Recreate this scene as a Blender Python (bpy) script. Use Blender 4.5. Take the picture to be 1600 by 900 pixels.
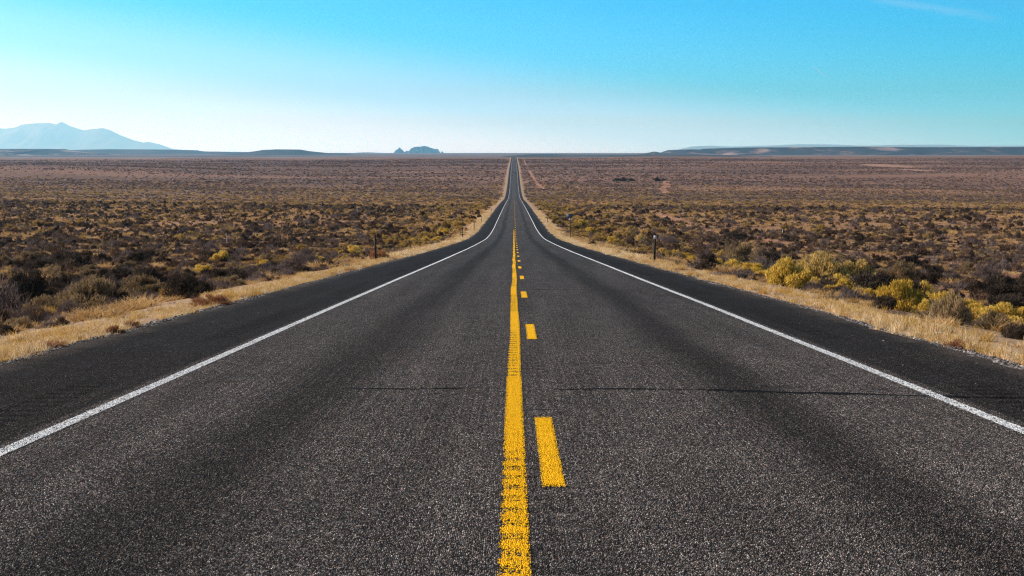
import bpy, math, random
import numpy as np
from mathutils import Vector

# ------------------------------------------------------------------ camera
scene = bpy.context.scene
for o in list(bpy.data.objects):
    bpy.data.objects.remove(o, do_unlink=True)
col = scene.collection
R = math.radians
EYE = 1.51
cam_data = bpy.data.cameras.new("camera")
cam_data.lens = 50.0
cam_data.sensor_width = 36.0
cam_data.clip_start = 0.1
cam_data.clip_end = 250000.0
cam = bpy.data.objects.new("camera", cam_data)
col.objects.link(cam)
cam.location = (-0.17, 0.0, EYE)
cam.rotation_euler = (R(90.0) - math.atan(210.0 / 2222.2), 0.0, math.atan(3.0 / 2222.2))
scene.camera = cam

# ------------------------------------------------------------------ sky, sun, exposure
SUN_EL, SUN_AZ = 27.0, -78.0          # azimuth measured from the road ahead, negative = left
SUN_STRENGTH = 5.0
SKY_STRENGTH = 0.10
world = bpy.data.worlds.new("World")
scene.world = world
world.use_nodes = True
wn, wl = world.node_tree.nodes, world.node_tree.links
wn.clear()
w_out = wn.new("ShaderNodeOutputWorld")
w_bg = wn.new("ShaderNodeBackground")
w_bg.inputs["Strength"].default_value = SKY_STRENGTH
sky = wn.new("ShaderNodeTexSky")
sky.sky_type = 'NISHITA'
sky.sun_disc = False
sky.sun_elevation = R(SUN_EL)
sky.sun_rotation = R(SUN_AZ)
sky.altitude = 1500.0
sky.air_density = 1.0
sky.dust_density = 0.6
sky.ozone_density = 1.5
# the desert sky deepens fast above the horizon: tint the physical sky by its own elevation
w_tc = wn.new("ShaderNodeTexCoord")
w_sep = wn.new("ShaderNodeSeparateXYZ")
wl.new(w_tc.outputs["Generated"], w_sep.inputs[0])
w_az = wn.new("ShaderNodeMath"); w_az.operation = 'MULTIPLY_ADD'      # further from the sun = deeper
wl.new(w_sep.outputs["X"], w_az.inputs[0])
w_az.inputs[1].default_value = 0.15
wl.new(w_sep.outputs["Z"], w_az.inputs[2])
w_ramp = wn.new("ShaderNodeValToRGB")
w_ramp.color_ramp.interpolation = 'EASE'
SKY_TINT = [(0.0, (0.74, 1.12, 1.85)), (0.03, (0.46, 1.00, 1.85)), (0.075, (0.06, 0.86, 1.58)), (0.13, (0.0, 0.79, 1.40)), (0.22, (0.3, 0.50, 0.75)), (0.40, (0.74, 0.62, 0.52))]
els = w_ramp.color_ramp.elements
els[0].position, els[0].color = SKY_TINT[0][0], (*SKY_TINT[0][1], 1)
els[1].position, els[1].color = SKY_TINT[-1][0], (*SKY_TINT[-1][1], 1)
for p_, c_ in SKY_TINT[1:-1]:
    e_ = els.new(p_); e_.color = (*c_, 1)
wl.new(w_az.outputs[0], w_ramp.inputs[0])
w_mul = wn.new("ShaderNodeMix"); w_mul.data_type = 'RGBA'; w_mul.blend_type = 'MULTIPLY'
w_mul.inputs[0].default_value = 1.0
wl.new(sky.outputs[0], w_mul.inputs[6])
wl.new(w_ramp.outputs[0], w_mul.inputs[7])
# pale band of thick air right at the horizon
w_map = wn.new("ShaderNodeMapRange"); w_map.interpolation_type = 'SMOOTHSTEP'
wl.new(w_sep.outputs["Z"], w_map.inputs[0])
w_map.inputs[1].default_value = 0.0; w_map.inputs[2].default_value = 0.045
w_glow = wn.new("ShaderNodeMix"); w_glow.data_type = 'RGBA'
w_glow.inputs[6].default_value = (1.5, 2.45, 4.3, 1); w_glow.inputs[7].default_value = (1, 1, 1, 1)
wl.new(w_map.outputs[0], w_glow.inputs[0])
w_mul2 = wn.new("ShaderNodeMix"); w_mul2.data_type = 'RGBA'; w_mul2.blend_type = 'MULTIPLY'; w_mul2.inputs[0].default_value = 1.0
wl.new(w_mul.outputs[2], w_mul2.inputs[6]); wl.new(w_glow.outputs[2], w_mul2.inputs[7])
# one thin wisp of cirrus high on the right
def w_math(op, a, b=None, c=None):
    n_ = wn.new("ShaderNodeMath"); n_.operation = op
    for i_, v_ in enumerate((a, b, c)):
        if v_ is None: continue
        if isinstance(v_, float): n_.inputs[i_].default_value = v_
        else: wl.new(v_, n_.inputs[i_])
    return n_.outputs[0]
w_u = w_math('DIVIDE', w_sep.outputs["X"], w_sep.outputs["Y"])
w_v = w_math('DIVIDE', w_sep.outputs["Z"], w_sep.outputs["Y"])
w_nz = wn.new("ShaderNodeTexNoise"); w_nz.inputs["Scale"].default_value = 22.0; w_nz.inputs["Detail"].default_value = 6.0; w_nz.inputs["Roughness"].default_value = 0.62
w_st = wn.new("ShaderNodeCombineXYZ"); wl.new(w_u, w_st.inputs[0]); wl.new(w_math('MULTIPLY', w_v, 4.0), w_st.inputs[1])
wl.new(w_st.outputs[0], w_nz.inputs["Vector"])
w_line = w_math('SUBTRACT', w_v, w_math('MULTIPLY_ADD', w_u, -0.160, 0.1468))
w_line = w_math('ADD', w_line, w_math('MULTIPLY_ADD', w_nz.outputs[0], 0.006, -0.003))
w_band = wn.new("ShaderNodeMapRange"); w_band.interpolation_type = 'SMOOTHSTEP'
wl.new(w_math('ABSOLUTE', w_line), w_band.inputs[0])
w_band.inputs[1].default_value = 0.0045; w_band.inputs[2].default_value = 0.0
w_len = wn.new("ShaderNodeMapRange"); w_len.interpolation_type = 'SMOOTHSTEP'
wl.new(w_math('ABSOLUTE', w_math('SUBTRACT', w_u, 0.288)), w_len.inputs[0])
w_len.inputs[1].default_value = 0.062; w_len.inputs[2].default_value = 0.02
w_front = w_math('GREATER_THAN', w_sep.outputs["Y"], 0.2)
w_f = w_math('MULTIPLY', w_math('MULTIPLY', w_band.outputs[0], w_len.outputs[0]), w_math('MULTIPLY', w_front, w_math('MULTIPLY', w_nz.outputs[0], 0.22)))
w_cir = wn.new("ShaderNodeMix"); w_cir.data_type = 'RGBA'
wl.new(w_f, w_cir.inputs[0]); wl.new(w_mul2.outputs[2], w_cir.inputs[6]); w_cir.inputs[7].default_value = (5.2, 6.4, 7.2, 1)
wl.new(w_cir.outputs[2], w_bg.inputs["Color"])
wl.new(w_bg.outputs[0], w_out.inputs["Surface"])

sun_data = bpy.data.lights.new("sun", 'SUN')
sun_data.energy = SUN_STRENGTH
sun_data.angle = R(0.53)
sun_data.color = (1.0, 0.91, 0.81)
sun = bpy.data.objects.new("sun", sun_data)
col.objects.link(sun)
sd = Vector((math.sin(R(SUN_AZ)) * math.cos(R(SUN_EL)), math.cos(R(SUN_AZ)) * math.cos(R(SUN_EL)), math.sin(R(SUN_EL))))
sun.rotation_euler = sd.to_track_quat('Z', 'Y').to_euler()

scene.view_settings.view_transform = 'Standard'
scene.view_settings.look = 'None'
scene.view_settings.gamma = 1.0
scene.view_settings.exposure = 0.62
scene.view_settings.use_curve_mapping = False
scene.cycles.use_denoising = True
scene.cycles.denoising_prefilter = 'NONE'
scene.cycles.use_adaptive_sampling = False
scene.cycles.max_bounces = 5
scene.cycles.diffuse_bounces = 2
scene.cycles.glossy_bounces = 2
scene.cycles.transparent_max_bounces = 8
scene.cycles.volume_bounces = 2
scene.cycles.filter_width = 1.2
scene.cycles.feature_set = 'EXPERIMENTAL'      # the road's stones are diced as real relief
scene.cycles.dicing_rate = 1.0
scene.cycles.offscreen_dicing_scale = 8.0
scene.cycles.max_subdivisions = 10
# ------------------------------------------------------------------ the lie of the land (z = 0 at the road under the camera)
def pchip(xs, ys):
    xs = np.asarray(xs, float); ys = np.asarray(ys, float)
    h = np.diff(xs); d = np.diff(ys) / h
    m = np.zeros(len(xs))
    for i in range(1, len(xs) - 1):
        if d[i-1] * d[i] > 0:
            w1, w2 = 2*h[i] + h[i-1], h[i] + 2*h[i-1]
            m[i] = (w1 + w2) / (w1 / d[i-1] + w2 / d[i])
    m[0], m[-1] = d[0], d[-1]
    def g(x):
        x = np.asarray(x, float)
        xc = np.clip(x, xs[0], xs[-1])
        i = np.clip(np.searchsorted(xs, xc) - 1, 0, len(h) - 1)
        t = (xc - xs[i]) / h[i]
        return ((1+2*t)*(1-t)**2*ys[i] + t*(1-t)**2*h[i]*m[i] + t*t*(3-2*t)*ys[i+1] + t*t*(t-1)*h[i]*m[i+1])
    return g

def hash2(ix, iy, seed):
    n = (ix.astype(np.int64) * 374761393 + iy.astype(np.int64) * 668265263 + seed * 974711) & 0xffffffff
    n = ((n ^ (n >> 13)) * 1274126177) & 0xffffffff
    n = (n ^ (n >> 16)) & 0xffff
    return n / 32767.5 - 1.0

def vnoise(x, y, seed=0):
    x = np.asarray(x, float); y = np.asarray(y, float)
    ix = np.floor(x); iy = np.floor(y); fx = x - ix; fy = y - iy
    fx = fx*fx*fx*(fx*(fx*6-15)+10); fy = fy*fy*fy*(fy*(fy*6-15)+10)
    a = hash2(ix, iy, seed); b = hash2(ix+1, iy, seed); c = hash2(ix, iy+1, seed); d = hash2(ix+1, iy+1, seed)
    return (a*(1-fx)+b*fx)*(1-fy) + (c*(1-fx)+d*fx)*fy

def sstep(a, b, x):
    t = np.clip((np.asarray(x, float) - a) / (b - a), 0, 1)
    return t*t*(3-2*t)

road_z = pchip([-400, -60, 0, 150, 185, 232, 294, 400, 626, 900, 1030, 1150, 1265, 1676, 2300, 3143, 3500, 4600, 7000, 25000, 60000, 110000],
               [20.9, 3.1, 0, -7.78, -9.4, -10.95, -12.35, -14.7, -19.9, -26.2, -27.4, -27.3, -26.1, -18.6, -13.2, -7.9, -7.6, -15, -9.0, 12.7, 30, 55])

SHOULDER_L, SHOULDER_R = -5.84, 5.33

def ground_z(x, y):
    x = np.asarray(x, float); y = np.asarray(y, float)
    ax = np.where(x < 0, -x - 0.5, x)
    base = road_z(y)
    out = sstep(14, 60, ax)
    cs = np.interp(ax, [0, 4.9, 5.4, 7.0, 8.6, 11, 14, 17, 24, 45, 90], [-0.30, -0.25, -0.03, -0.10, -0.34, -0.95, -1.4, -1.62, -1.7, -1.75, -1.9])
    fade = 1 - sstep(500, 1500, y)
    cs = np.where(ax > 5.4, cs * (0.35 + 0.65 * fade), cs)
    tilt = np.interp(y, [0, 400, 900, 1200, 2200, 3200, 9000, 20000], [0, -0.002, -0.009, -0.009, 0.0, 0.0026, 0.001, 0])
    xc = np.clip(x, -1700, 1700)
    z = base + cs + out * tilt * np.where(np.abs(xc) < 500, xc, np.sign(xc) * (500 + 0.8 * (np.abs(xc) - 500)))
    w = out * sstep(40, 320, y)
    z = z + w * (1.3 * vnoise(x/190, y/150, 3) + 0.55 * vnoise(x/60, y/45, 4) + 0.22 * vnoise(x/17, y/14, 5))
    z = z + sstep(7, 14, ax) * (0.10 * vnoise(x/3.1, y/3.3, 6) + 0.16 * vnoise(x/8, y/7, 7)) * (1 - sstep(150, 300, y))
    z = z + out * sstep(1500, 3000, y) * (1 - sstep(4000, 5000, y)) * 1.5 * vnoise(x/420, y/330, 11)
    # low ridge on the left of the valley
    rx = sstep(250, 560, -x) + 0.5 * sstep(600, 1500, -x)
    dy = y - 1480 - 0.12 * (x + 540)
    z = z + 7.5 * rx * np.exp(-(dy / np.where(dy < 0, 150, 260))**2)
    # gentle swell on the right
    dy2 = y - 1560
    z = z + 3.0 * sstep(330, 600, x) * np.exp(-(dy2 / 170)**2)
    return z
# ------------------------------------------------------------------ helpers
rng = np.random.default_rng(7)

def tag(o, label=None, cat=None, group=None, kind=None):
    if label: o["label"] = label
    if cat: o["category"] = cat
    if group: o["group"] = group
    if kind: o["kind"] = kind
    return o

def link(name, mesh, parent=None):
    o = bpy.data.objects.new(name, mesh)
    col.objects.link(o)
    if parent is not None: o.parent = parent
    return o

def empty(name, loc=(0, 0, 0), rz=0.0):
    o = bpy.data.objects.new(name, None)
    o.empty_display_size = 0.2
    col.objects.link(o)
    o.location = loc; o.rotation_euler = (0, 0, rz)
    return o

def mesh_polys(name, verts, faces, mat, smooth=False):
    """verts (n,3), faces (m,k) of one size"""
    verts = np.asarray(verts, np.float32); faces = np.asarray(faces, np.int32)
    m = bpy.data.meshes.new(name)
    n, k = faces.shape
    m.vertices.add(len(verts)); m.vertices.foreach_set("co", verts.ravel())
    m.loops.add(n * k); m.loops.foreach_set("vertex_index", faces.ravel())
    m.polygons.add(n)
    m.polygons.foreach_set("loop_start", np.arange(0, n * k, k, dtype=np.int32))
    m.polygons.foreach_set("loop_total", np.full(n, k, np.int32))
    if smooth: m.polygons.foreach_set("use_smooth", np.ones(n, bool))
    m.update(calc_edges=True)
    if mat: m.materials.append(mat)
    return m

def quads(name, v, mat):
    v = np.asarray(v, np.float32).reshape(-1, 3)
    return mesh_polys(name, v, np.arange(len(v)).reshape(-1, 4), mat)

def grid_mesh(name, X, Y, Z, mat, smooth=True):
    ny, nx = X.shape
    idx = np.arange(nx * ny).reshape(ny, nx)
    f = np.stack([idx[:-1, :-1], idx[:-1, 1:], idx[1:, 1:], idx[1:, :-1]], -1).reshape(-1, 4)
    return mesh_polys(name, np.stack([X, Y, Z], -1).reshape(-1, 3), f, mat, smooth)

class NT:
    def __init__(self, mat):
        self.t = mat.node_tree; self.n = self.t.nodes; self.l = self.t.links
        self.n.clear()
    def new(self, kind, **kw):
        x = self.n.new(kind)
        for k, v in kw.items(): setattr(x, k, v)
        return x
    def put(self, sock, v):
        if isinstance(v, bpy.types.NodeSocket): self.l.new(v, sock)
        elif v is not None:
            if isinstance(v, tuple) and len(v) == 3 and len(getattr(sock, 'default_value', (0, 0, 0))) == 4: v = (*v, 1.0)
            sock.default_value = v
    def math(self, op, a, b=None, c=None, clamp=False):
        x = self.new("ShaderNodeMath", operation=op, use_clamp=clamp)
        self.put(x.inputs[0], a)
        if b is not None: self.put(x.inputs[1], b)
        if c is not None: self.put(x.inputs[2], c)
        return x.outputs[0]
    def mix(self, fac, a, b, blend='MIX'):
        x = self.new("ShaderNodeMix", data_type='RGBA', blend_type=blend)
        self.put(x.inputs[0], fac); self.put(x.inputs[6], a); self.put(x.inputs[7], b)
        return x.outputs[2]
    def ramp(self, fac, stops, interp='LINEAR'):
        x = self.new("ShaderNodeValToRGB"); x.color_ramp.interpolation = interp
        e = x.color_ramp.elements
        def cc(c): return (c, c, c, 1) if not isinstance(c, tuple) else (*c, 1)
        e[0].position, e[0].color = stops[0][0], cc(stops[0][1])
        e[1].position, e[1].color = stops[-1][0], cc(stops[-1][1])
        for p_, c_ in stops[1:-1]:
            q = e.new(p_); q.color = cc(c_)
        self.put(x.inputs[0], fac)
        return x.outputs[0]
    def coords(self, sx=1, sy=1, sz=1):
        tc = self.new("ShaderNodeTexCoord"); mp = self.new("ShaderNodeMapping")
        self.l.new(tc.outputs["Object"], mp.inputs[0]); mp.inputs["Scale"].default_value = (sx, sy, sz)
        return mp.outputs[0]
    def noise(self, vec, scale, detail=3.0, rough=0.55, dim='3D'):
        x = self.new("ShaderNodeTexNoise", noise_dimensions=dim)
        self.put(x.inputs["Vector"], vec); x.inputs["Scale"].default_value = scale
        x.inputs["Detail"].default_value = detail; x.inputs["Roughness"].default_value = rough
        return x.outputs[0]
    def xyz(self, vec):
        x = self.new("ShaderNodeSeparateXYZ"); self.put(x.inputs[0], vec); return x.outputs
    def smooth(self, v, a, b):
        x = self.new("ShaderNodeMapRange", interpolation_type='SMOOTHSTEP')
        self.put(x.inputs[0], v); x.inputs[1].default_value = a; x.inputs[2].default_value = b
        return x.outputs[0]
    def bump(self, h, strength, dist):
        x = self.new("ShaderNodeBump"); x.inputs["Strength"].default_value = strength
        x.inputs["Distance"].default_value = dist; self.put(x.inputs["Height"], h)
        return x.outputs[0]
    def principled(self, color, rough=0.8, spec=0.3, normal=None, metallic=0.0):
        x = self.new("ShaderNodeBsdfPrincipled")
        self.put(x.inputs["Base Color"], color); self.put(x.inputs["Roughness"], rough)
        x.inputs["Specular IOR Level"].default_value = spec; x.inputs["Metallic"].default_value = metallic
        if normal is not None: self.put(x.inputs["Normal"], normal)
        return x.outputs[0]
    def out(self, shader, volume=None):
        x = self.new("ShaderNodeOutputMaterial")
        if shader is not None: self.l.new(shader, x.inputs["Surface"])
        if volume is not None: self.l.new(volume, x.inputs["Volume"])

def material(name):
    m = bpy.data.materials.new(name); m.use_nodes = True
    return m, NT(m)

# ------------------------------------------------------------------ ground
def ground_material():
    m, t = material("desert_ground")
    v = t.coords()
    x, y, z = t.xyz(v)
    big = t.noise(v, 0.011, 4, 0.6)
    mid = t.noise(v, 0.09, 4, 0.6)
    fine = t.noise(v, 1.4, 6, 0.65)
    grit = t.noise(v, 14.0, 4, 0.7)
    soil = t.mix(t.smooth(mid, 0.35, 0.7), (0.36, 0.150, 0.070), (0.40, 0.240, 0.130))
    soil = t.mix(0.5, soil, t.mix(grit, (0.16, 0.08, 0.05), (0.50, 0.30, 0.19)))
    litter = t.mix(t.smooth(fine, 0.4, 0.62), (0.100, 0.060, 0.038), (0.34, 0.188, 0.105))
    far_scrub = t.mix(t.smooth(fine, 0.38, 0.64), (0.090, 0.057, 0.042), (0.27, 0.150, 0.100))
    # the far plain: broad belts of paler, pinker soil between belts of scrub
    vb = t.coords(0.25, 1.0, 1.0)
    belts = t.noise(vb, 0.0065, 5, 0.62)
    far = t.mix(t.smooth(belts, 0.40, 0.60), (0.090, 0.055, 0.042), (0.30, 0.168, 0.110))
    far = t.mix(0.55, far, far_scrub)
    cover = t.mix(t.smooth(big, 0.42, 0.60), litter, soil)
    cover = t.mix(t.math('MULTIPLY', t.smooth(mid, 0.42, 0.62), 0.55), cover, t.mix(grit, (0.28, 0.165, 0.075), (0.56, 0.355, 0.17)))
    cover = t.mix(0.45, cover, litter)
    col_ = t.mix(t.smooth(y, 900, 1400), cover, far)
    # dry valley floor stays darker and denser
    vf = t.math('MULTIPLY', t.smooth(y, 820, 980), t.math('SUBTRACT', 1.0, t.smooth(y, 1060, 1240)))
    col_ = t.mix(t.math('MULTIPLY', vf, 0.55), col_, (0.055, 0.042, 0.040))
    # bare pale patches on the right rise
    for cx, cy, rx, ry in ((528, 2060, 22, 80), (545, 2010, 14, 50), (508, 1800, 15, 60), (11, 1335, 5, 40), (-60, 1050, 20, 9)):
        dx = t.math('DIVIDE', t.math('SUBTRACT', x, cx), rx); dy = t.math('DIVIDE', t.math('SUBTRACT', y, cy), ry)
        r2 = t.math('ADD', t.math('MULTIPLY', dx, dx), t.math('MULTIPLY', dy, dy))
        r2 = t.math('ADD', r2, t.math('MULTIPLY', t.math('SUBTRACT', mid, 0.5), 1.6))
        col_ = t.mix(t.math('SUBTRACT', 1.0, t.smooth(r2, 0.5, 1.2)), col_, (0.31, 0.180, 0.125))
    # verge: straw and gravel beside the pavement, pinkish disturbed soil further up
    ax = t.math('ABSOLUTE', t.math('ADD', x, 0.25))
    axn = t.math('ADD', ax, t.math('MULTIPLY', t.math('SUBTRACT', mid, 0.5), 3.0))
    verge = t.math('SUBTRACT', 1.0, t.smooth(axn, 7.0, 9.5))
    straw = t.mix(grit, (0.24, 0.155, 0.095), (0.52, 0.36, 0.21))
    col_ = t.mix(t.math('MULTIPLY', verge, 0.85), col_, straw)
    gravel = t.math('SUBTRACT', 1.0, t.smooth(t.math('ADD', ax, t.math('MULTIPLY', t.math('SUBTRACT', fine, 0.5), 0.5)), 5.70, 5.95))
    col_ = t.mix(gravel, col_, t.mix(t.smooth(grit, 0.35, 0.65), (0.07, 0.065, 0.065), (0.30, 0.28, 0.27)))
    # beyond the crest the plain is pale
    col_ = t.mix(t.smooth(y, 3600, 5200), col_, t.mix(t.smooth(t.noise(vb, 0.0012, 5, 0.6), 0.4, 0.6), (0.075, 0.058, 0.052), (0.20, 0.15, 0.13)))
    h = t.math('ADD', t.math('MULTIPLY', fine, 0.6), t.math('MULTIPLY', grit, 0.12))
    t.out(t.principled(col_, 0.95, 0.1, t.bump(h, 0.8, 0.25)))
    return m

def build_ground():
    a = [0.0, 3.0, 4.9, 5.4, 6.0, 6.5, 7.0, 7.8, 8.6, 9.8, 11, 12.5, 14, 15.5, 17]
    while a[-1] < 60: a.append(a[-1] + 2.0)
    while a[-1] < 1700: a.append(a[-1] * 1.05)
    while a[-1] < 54000: a.append(a[-1] * 1.12)
    a = np.array(a)
    xs = np.concatenate([-(a[::-1] + 0.5), a])
    r = [-2500.0, -800, -300, -120, -60, -30, -15, -6, 0]
    while r[-1] < 70: r.append(r[-1] + 1.2)
    while r[-1] < 4600: r.append(r[-1] * 1.016)
    while r[-1] < 74000: r.append(r[-1] * 1.06)
    ys = np.array(r)
    X, Y = np.meshgrid(xs, ys)
    Z = ground_z(X, Y)
    o = link("ground", grid_mesh("ground", X, Y, Z, ground_material()))
    tag(o, kind="structure")
build_ground()

# ------------------------------------------------------------------ road
def groove_mask(t, x, y, cx, half, pitch, gap_len, phase):
    """rumble grooves milled across a narrow band, in runs with gaps between them"""
    band = t.math('SUBTRACT', 1.0, t.smooth(t.math('ABSOLUTE', t.math('SUBTRACT', x, cx)), half * 0.75, half))
    cyc = t.math('FRACT', t.math('DIVIDE', y, pitch))
    cut = t.math('SUBTRACT', 1.0, t.smooth(t.math('ABSOLUTE', t.math('SUBTRACT', cyc, 0.5)), 0.18, 0.30))
    run = t.math('FRACT', t.math('DIVIDE', t.math('ADD', y, phase), gap_len))
    runm = t.math('SUBTRACT', 1.0, t.smooth(t.math('ABSOLUTE', t.math('SUBTRACT', run, 0.3)), 0.27, 0.31))
    return t.math('MULTIPLY', t.math('MULTIPLY', band, cut), runm)

def chips(t):
    tc = t.new("ShaderNodeTexCoord")
    vo = t.new("ShaderNodeTexVoronoi", voronoi_dimensions='2D', feature='F1')
    wob = t.noise(tc.outputs["Object"], 40.0, 2)
    sc_ = t.new("ShaderNodeVectorMath", operation='MULTIPLY_ADD')
    t.put(sc_.inputs[0], wob); sc_.inputs[1].default_value = (0.012, 0.012, 0); t.l.new(tc.outputs["Object"], sc_.inputs[2])
    t.l.new(sc_.outputs[0], vo.inputs["Vector"]); vo.inputs["Scale"].default_value = 116.0
    sp = t.new("ShaderNodeSeparateColor"); t.l.new(vo.outputs["Color"], sp.inputs[0])
    return tc.outputs["Object"], vo.outputs["Distance"], sp.outputs[0], sp.outputs[1]

def stones(t, dist, r1, m, cut=None):
    """relief of the stone chips, a few millimetres high"""
    dome = t.math('SUBTRACT', 1.0, t.smooth(dist, 0.10, 0.72))
    hh = t.math('MULTIPLY', dome, t.math('MULTIPLY_ADD', r1, 0.8, 0.2))
    if cut is not None: hh = t.math('SUBTRACT', hh, t.math('MULTIPLY', cut, 0.9))
    dn = t.new("ShaderNodeDisplacement"); t.put(dn.inputs["Height"], hh)
    dn.inputs["Midlevel"].default_value = 0.0; dn.inputs["Scale"].default_value = 0.0065
    out = [n_ for n_ in t.n if n_.type == 'OUTPUT_MATERIAL'][0]
    t.l.new(dn.outputs[0], out.inputs["Displacement"])
    m.displacement_method = 'BOTH'

def dice(o, rate=1.0):
    md = o.modifiers.new("relief", 'SUBSURF'); md.subdivision_type = 'SIMPLE'
    md.levels = 0; md.render_levels = 1
    try:
        o.cycles.use_adaptive_subdivision = True; o.cycles.dicing_rate = rate
    except Exception:
        md.use_adaptive_subdivision = True

def road_material():
    m, t = material("chip_seal_asphalt")
    v, dist, r1, r2 = chips(t)
    x, y, z = t.xyz(v)
    stone = t.ramp(r1, [(0.0, (0.012, 0.011, 0.011)), (0.40, (0.034, 0.031, 0.029)), (0.70, (0.120, 0.109, 0.101)), (0.92, (0.26, 0.238, 0.220)), (1.0, (0.50, 0.465, 0.43))])
    warm = t.mix(t.smooth(r2, 0.75, 0.95), (1, 1, 1), (1.15, 0.90, 0.80))
    c = t.mix(1.0, stone, warm, 'MULTIPLY')
    joint = t.smooth(dist, 0.30, 0.62)
    c = t.mix(t.math('MULTIPLY', joint, 0.75), c, (0.012, 0.012, 0.013))
    # mottling and long streaks worn along the lanes
    mott = t.noise(v, 0.9, 5, 0.62)
    streak = t.noise(t.coords(2.2, 0.045, 1), 1.0, 4, 0.6)
    clot = t.noise(v, 9.0, 3, 0.6)
    k = t.math('MULTIPLY_ADD', mott, 0.55, 0.725)
    k = t.math('MULTIPLY', k, t.math('MULTIPLY_ADD', streak, 1.1, 0.45))
    k = t.math('MULTIPLY', k, t.math('MULTIPLY_ADD', clot, 0.7, 0.58))
    pore = t.ramp(t.noise(v, 46.0, 3, 0.7), [(0.30, 0.25), (0.5, 0.95), (0.68, 1.75)])
    k = t.math('MULTIPLY', k, pore)
    axl = t.math('ABSOLUTE', t.math('ADD', x, t.math('MULTIPLY', t.math('SUBTRACT', t.noise(t.coords(0.3, 0.06, 1), 1.0, 2), 0.5), 0.7)))
    oil = t.math('SUBTRACT', 1.0, t.smooth(t.math('ABSOLUTE', t.math('SUBTRACT', axl, 1.98)), 0.04, 0.62))
    k = t.math('MULTIPLY', k, t.math('MULTIPLY_ADD', t.math('MULTIPLY', oil, t.math('MULTIPLY_ADD', mott, 0.5, 0.72)), -0.52, 1.0))
    ax = t.math('ABSOLUTE', x)
    sh = t.smooth(t.math('ADD', ax, t.math('MULTIPLY', t.math('SUBTRACT', mott, 0.5), 0.10)), 3.69, 3.80)
    k = t.math('MULTIPLY', k, t.math('MULTIPLY_ADD', sh, -0.68, 1.0))
    g = groove_mask(t, ax, y, 4.22, 0.22, 0.30, 13.0, 7.0)
    g2 = groove_mask(t, x, y, -0.03, 0.24, 0.33, 11.3, 8.59)
    gall = t.math('ADD', g, t.math('MULTIPLY', g2, 0.55))
    k = t.math('MULTIPLY', k, t.math('MULTIPLY_ADD', gall, -0.45, 1.0))
    kk = t.new("ShaderNodeCombineXYZ")
    for i in range(3): t.put(kk.inputs[i], k)
    c = t.mix(1.0, c, kk.outputs[0], 'MULTIPLY')
    rim = t.smooth(t.math('ADD', t.math('ABSOLUTE', t.math('ADD', x, 0.25)), t.math('MULTIPLY', t.math('SUBTRACT', mott, 0.5), 1.1)), 5.05, 5.75)
    c = t.mix(t.math('MULTIPLY', rim, 0.42), c, t.mix(r1, (0.055, 0.046, 0.040), (0.23, 0.185, 0.15)))      # sand blown onto the edge
    spots = t.smooth(t.noise(t.coords(1.0, 0.55, 1), 1.7, 3, 0.5), 0.66, 0.74)      # old drips and tar spots
    c = t.mix(t.math('MULTIPLY', spots, 0.40), c, (0.014, 0.013, 0.013))
    h = t.math('SUBTRACT', t.math('MULTIPLY_ADD', r1, 0.35, t.math('MULTIPLY', dist, -0.55)), t.math('MULTIPLY', gall, 1.2))
    t.out(t.principled(c, 0.85, 0.09, t.bump(h, 0.35, 0.008)))
    stones(t, dist, r1, m, gall)
    return m

def paint_material(name, color, worn, wear, grooves=False):
    m, t = material(name)
    v, dist, r1, r2 = chips(t)
    x, y, z = t.xyz(v)
    uvn = t.new("ShaderNodeUVMap"); u_, w_, _ = t.xyz(uvn.outputs[0])
    edge = t.smooth(t.math('ABSOLUTE', t.math('SUBTRACT', u_, 0.5)), 0.30, 0.5)      # worn along both edges
    blot = t.noise(v, 5.0, 4, 0.65)
    edge = t.math('MAXIMUM', edge, t.smooth(t.math('ABSOLUTE', t.math('SUBTRACT', w_, 0.5)), 0.455, 0.5))
    p = t.math('ADD', wear, t.math('MULTIPLY', edge, 0.62))
    p = t.math('ADD', p, t.math('MULTIPLY', t.math('SUBTRACT', blot, 0.5), 0.55))
    if grooves:
        p = t.math('ADD', p, t.math('MULTIPLY', groove_mask(t, x, y, -0.185, 0.065, 0.33, 11.3, 8.59), 0.42))
        run = t.math('FRACT', t.math('DIVIDE', t.math('ADD', y, 8.59), 11.3))
        p = t.math('ADD', p, t.math('MULTIPLY', t.math('SUBTRACT', 1.0, t.smooth(t.math('ABSOLUTE', t.math('SUBTRACT', run, 0.3)), 0.27, 0.31)), 0.10))
    hole = t.math('LESS_THAN', r2, p)
    c = t.mix(t.math('MULTIPLY', r1, 0.5), color, worn)
    c = t.mix(t.math('MULTIPLY', t.smooth(dist, 0.35, 0.7), 0.35), c, worn)
    grime = t.noise(t.coords(1.5, 0.5, 1), 1.0, 4, 0.65)
    c = t.mix(t.math('MULTIPLY', t.smooth(grime, 0.45, 0.75), 0.30), c, worn)
    sh = t.principled(c, 0.75, 0.12, t.bump(t.math('MULTIPLY', dist, -1.0), 0.5, 0.008))
    tr = t.new("ShaderNodeBsdfTransparent")
    mx = t.new("ShaderNodeMixShader"); t.put(mx.inputs[0], hole); t.l.new(sh, mx.inputs[1]); t.l.new(tr.outputs[0], mx.inputs[2])
    t.out(mx.outputs[0])
    stones(t, dist, r1, m)
    return m

def road_rows(y0=-60.0, y1=4300.0):
    r = [y0]
    while r[-1] < 4: r.append(r[-1] + 4)
    while r[-1] < 70: r.append(r[-1] + 0.2)
    while r[-1] < y1: r.append(r[-1] * 1.006)
    return np.array(r)

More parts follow.
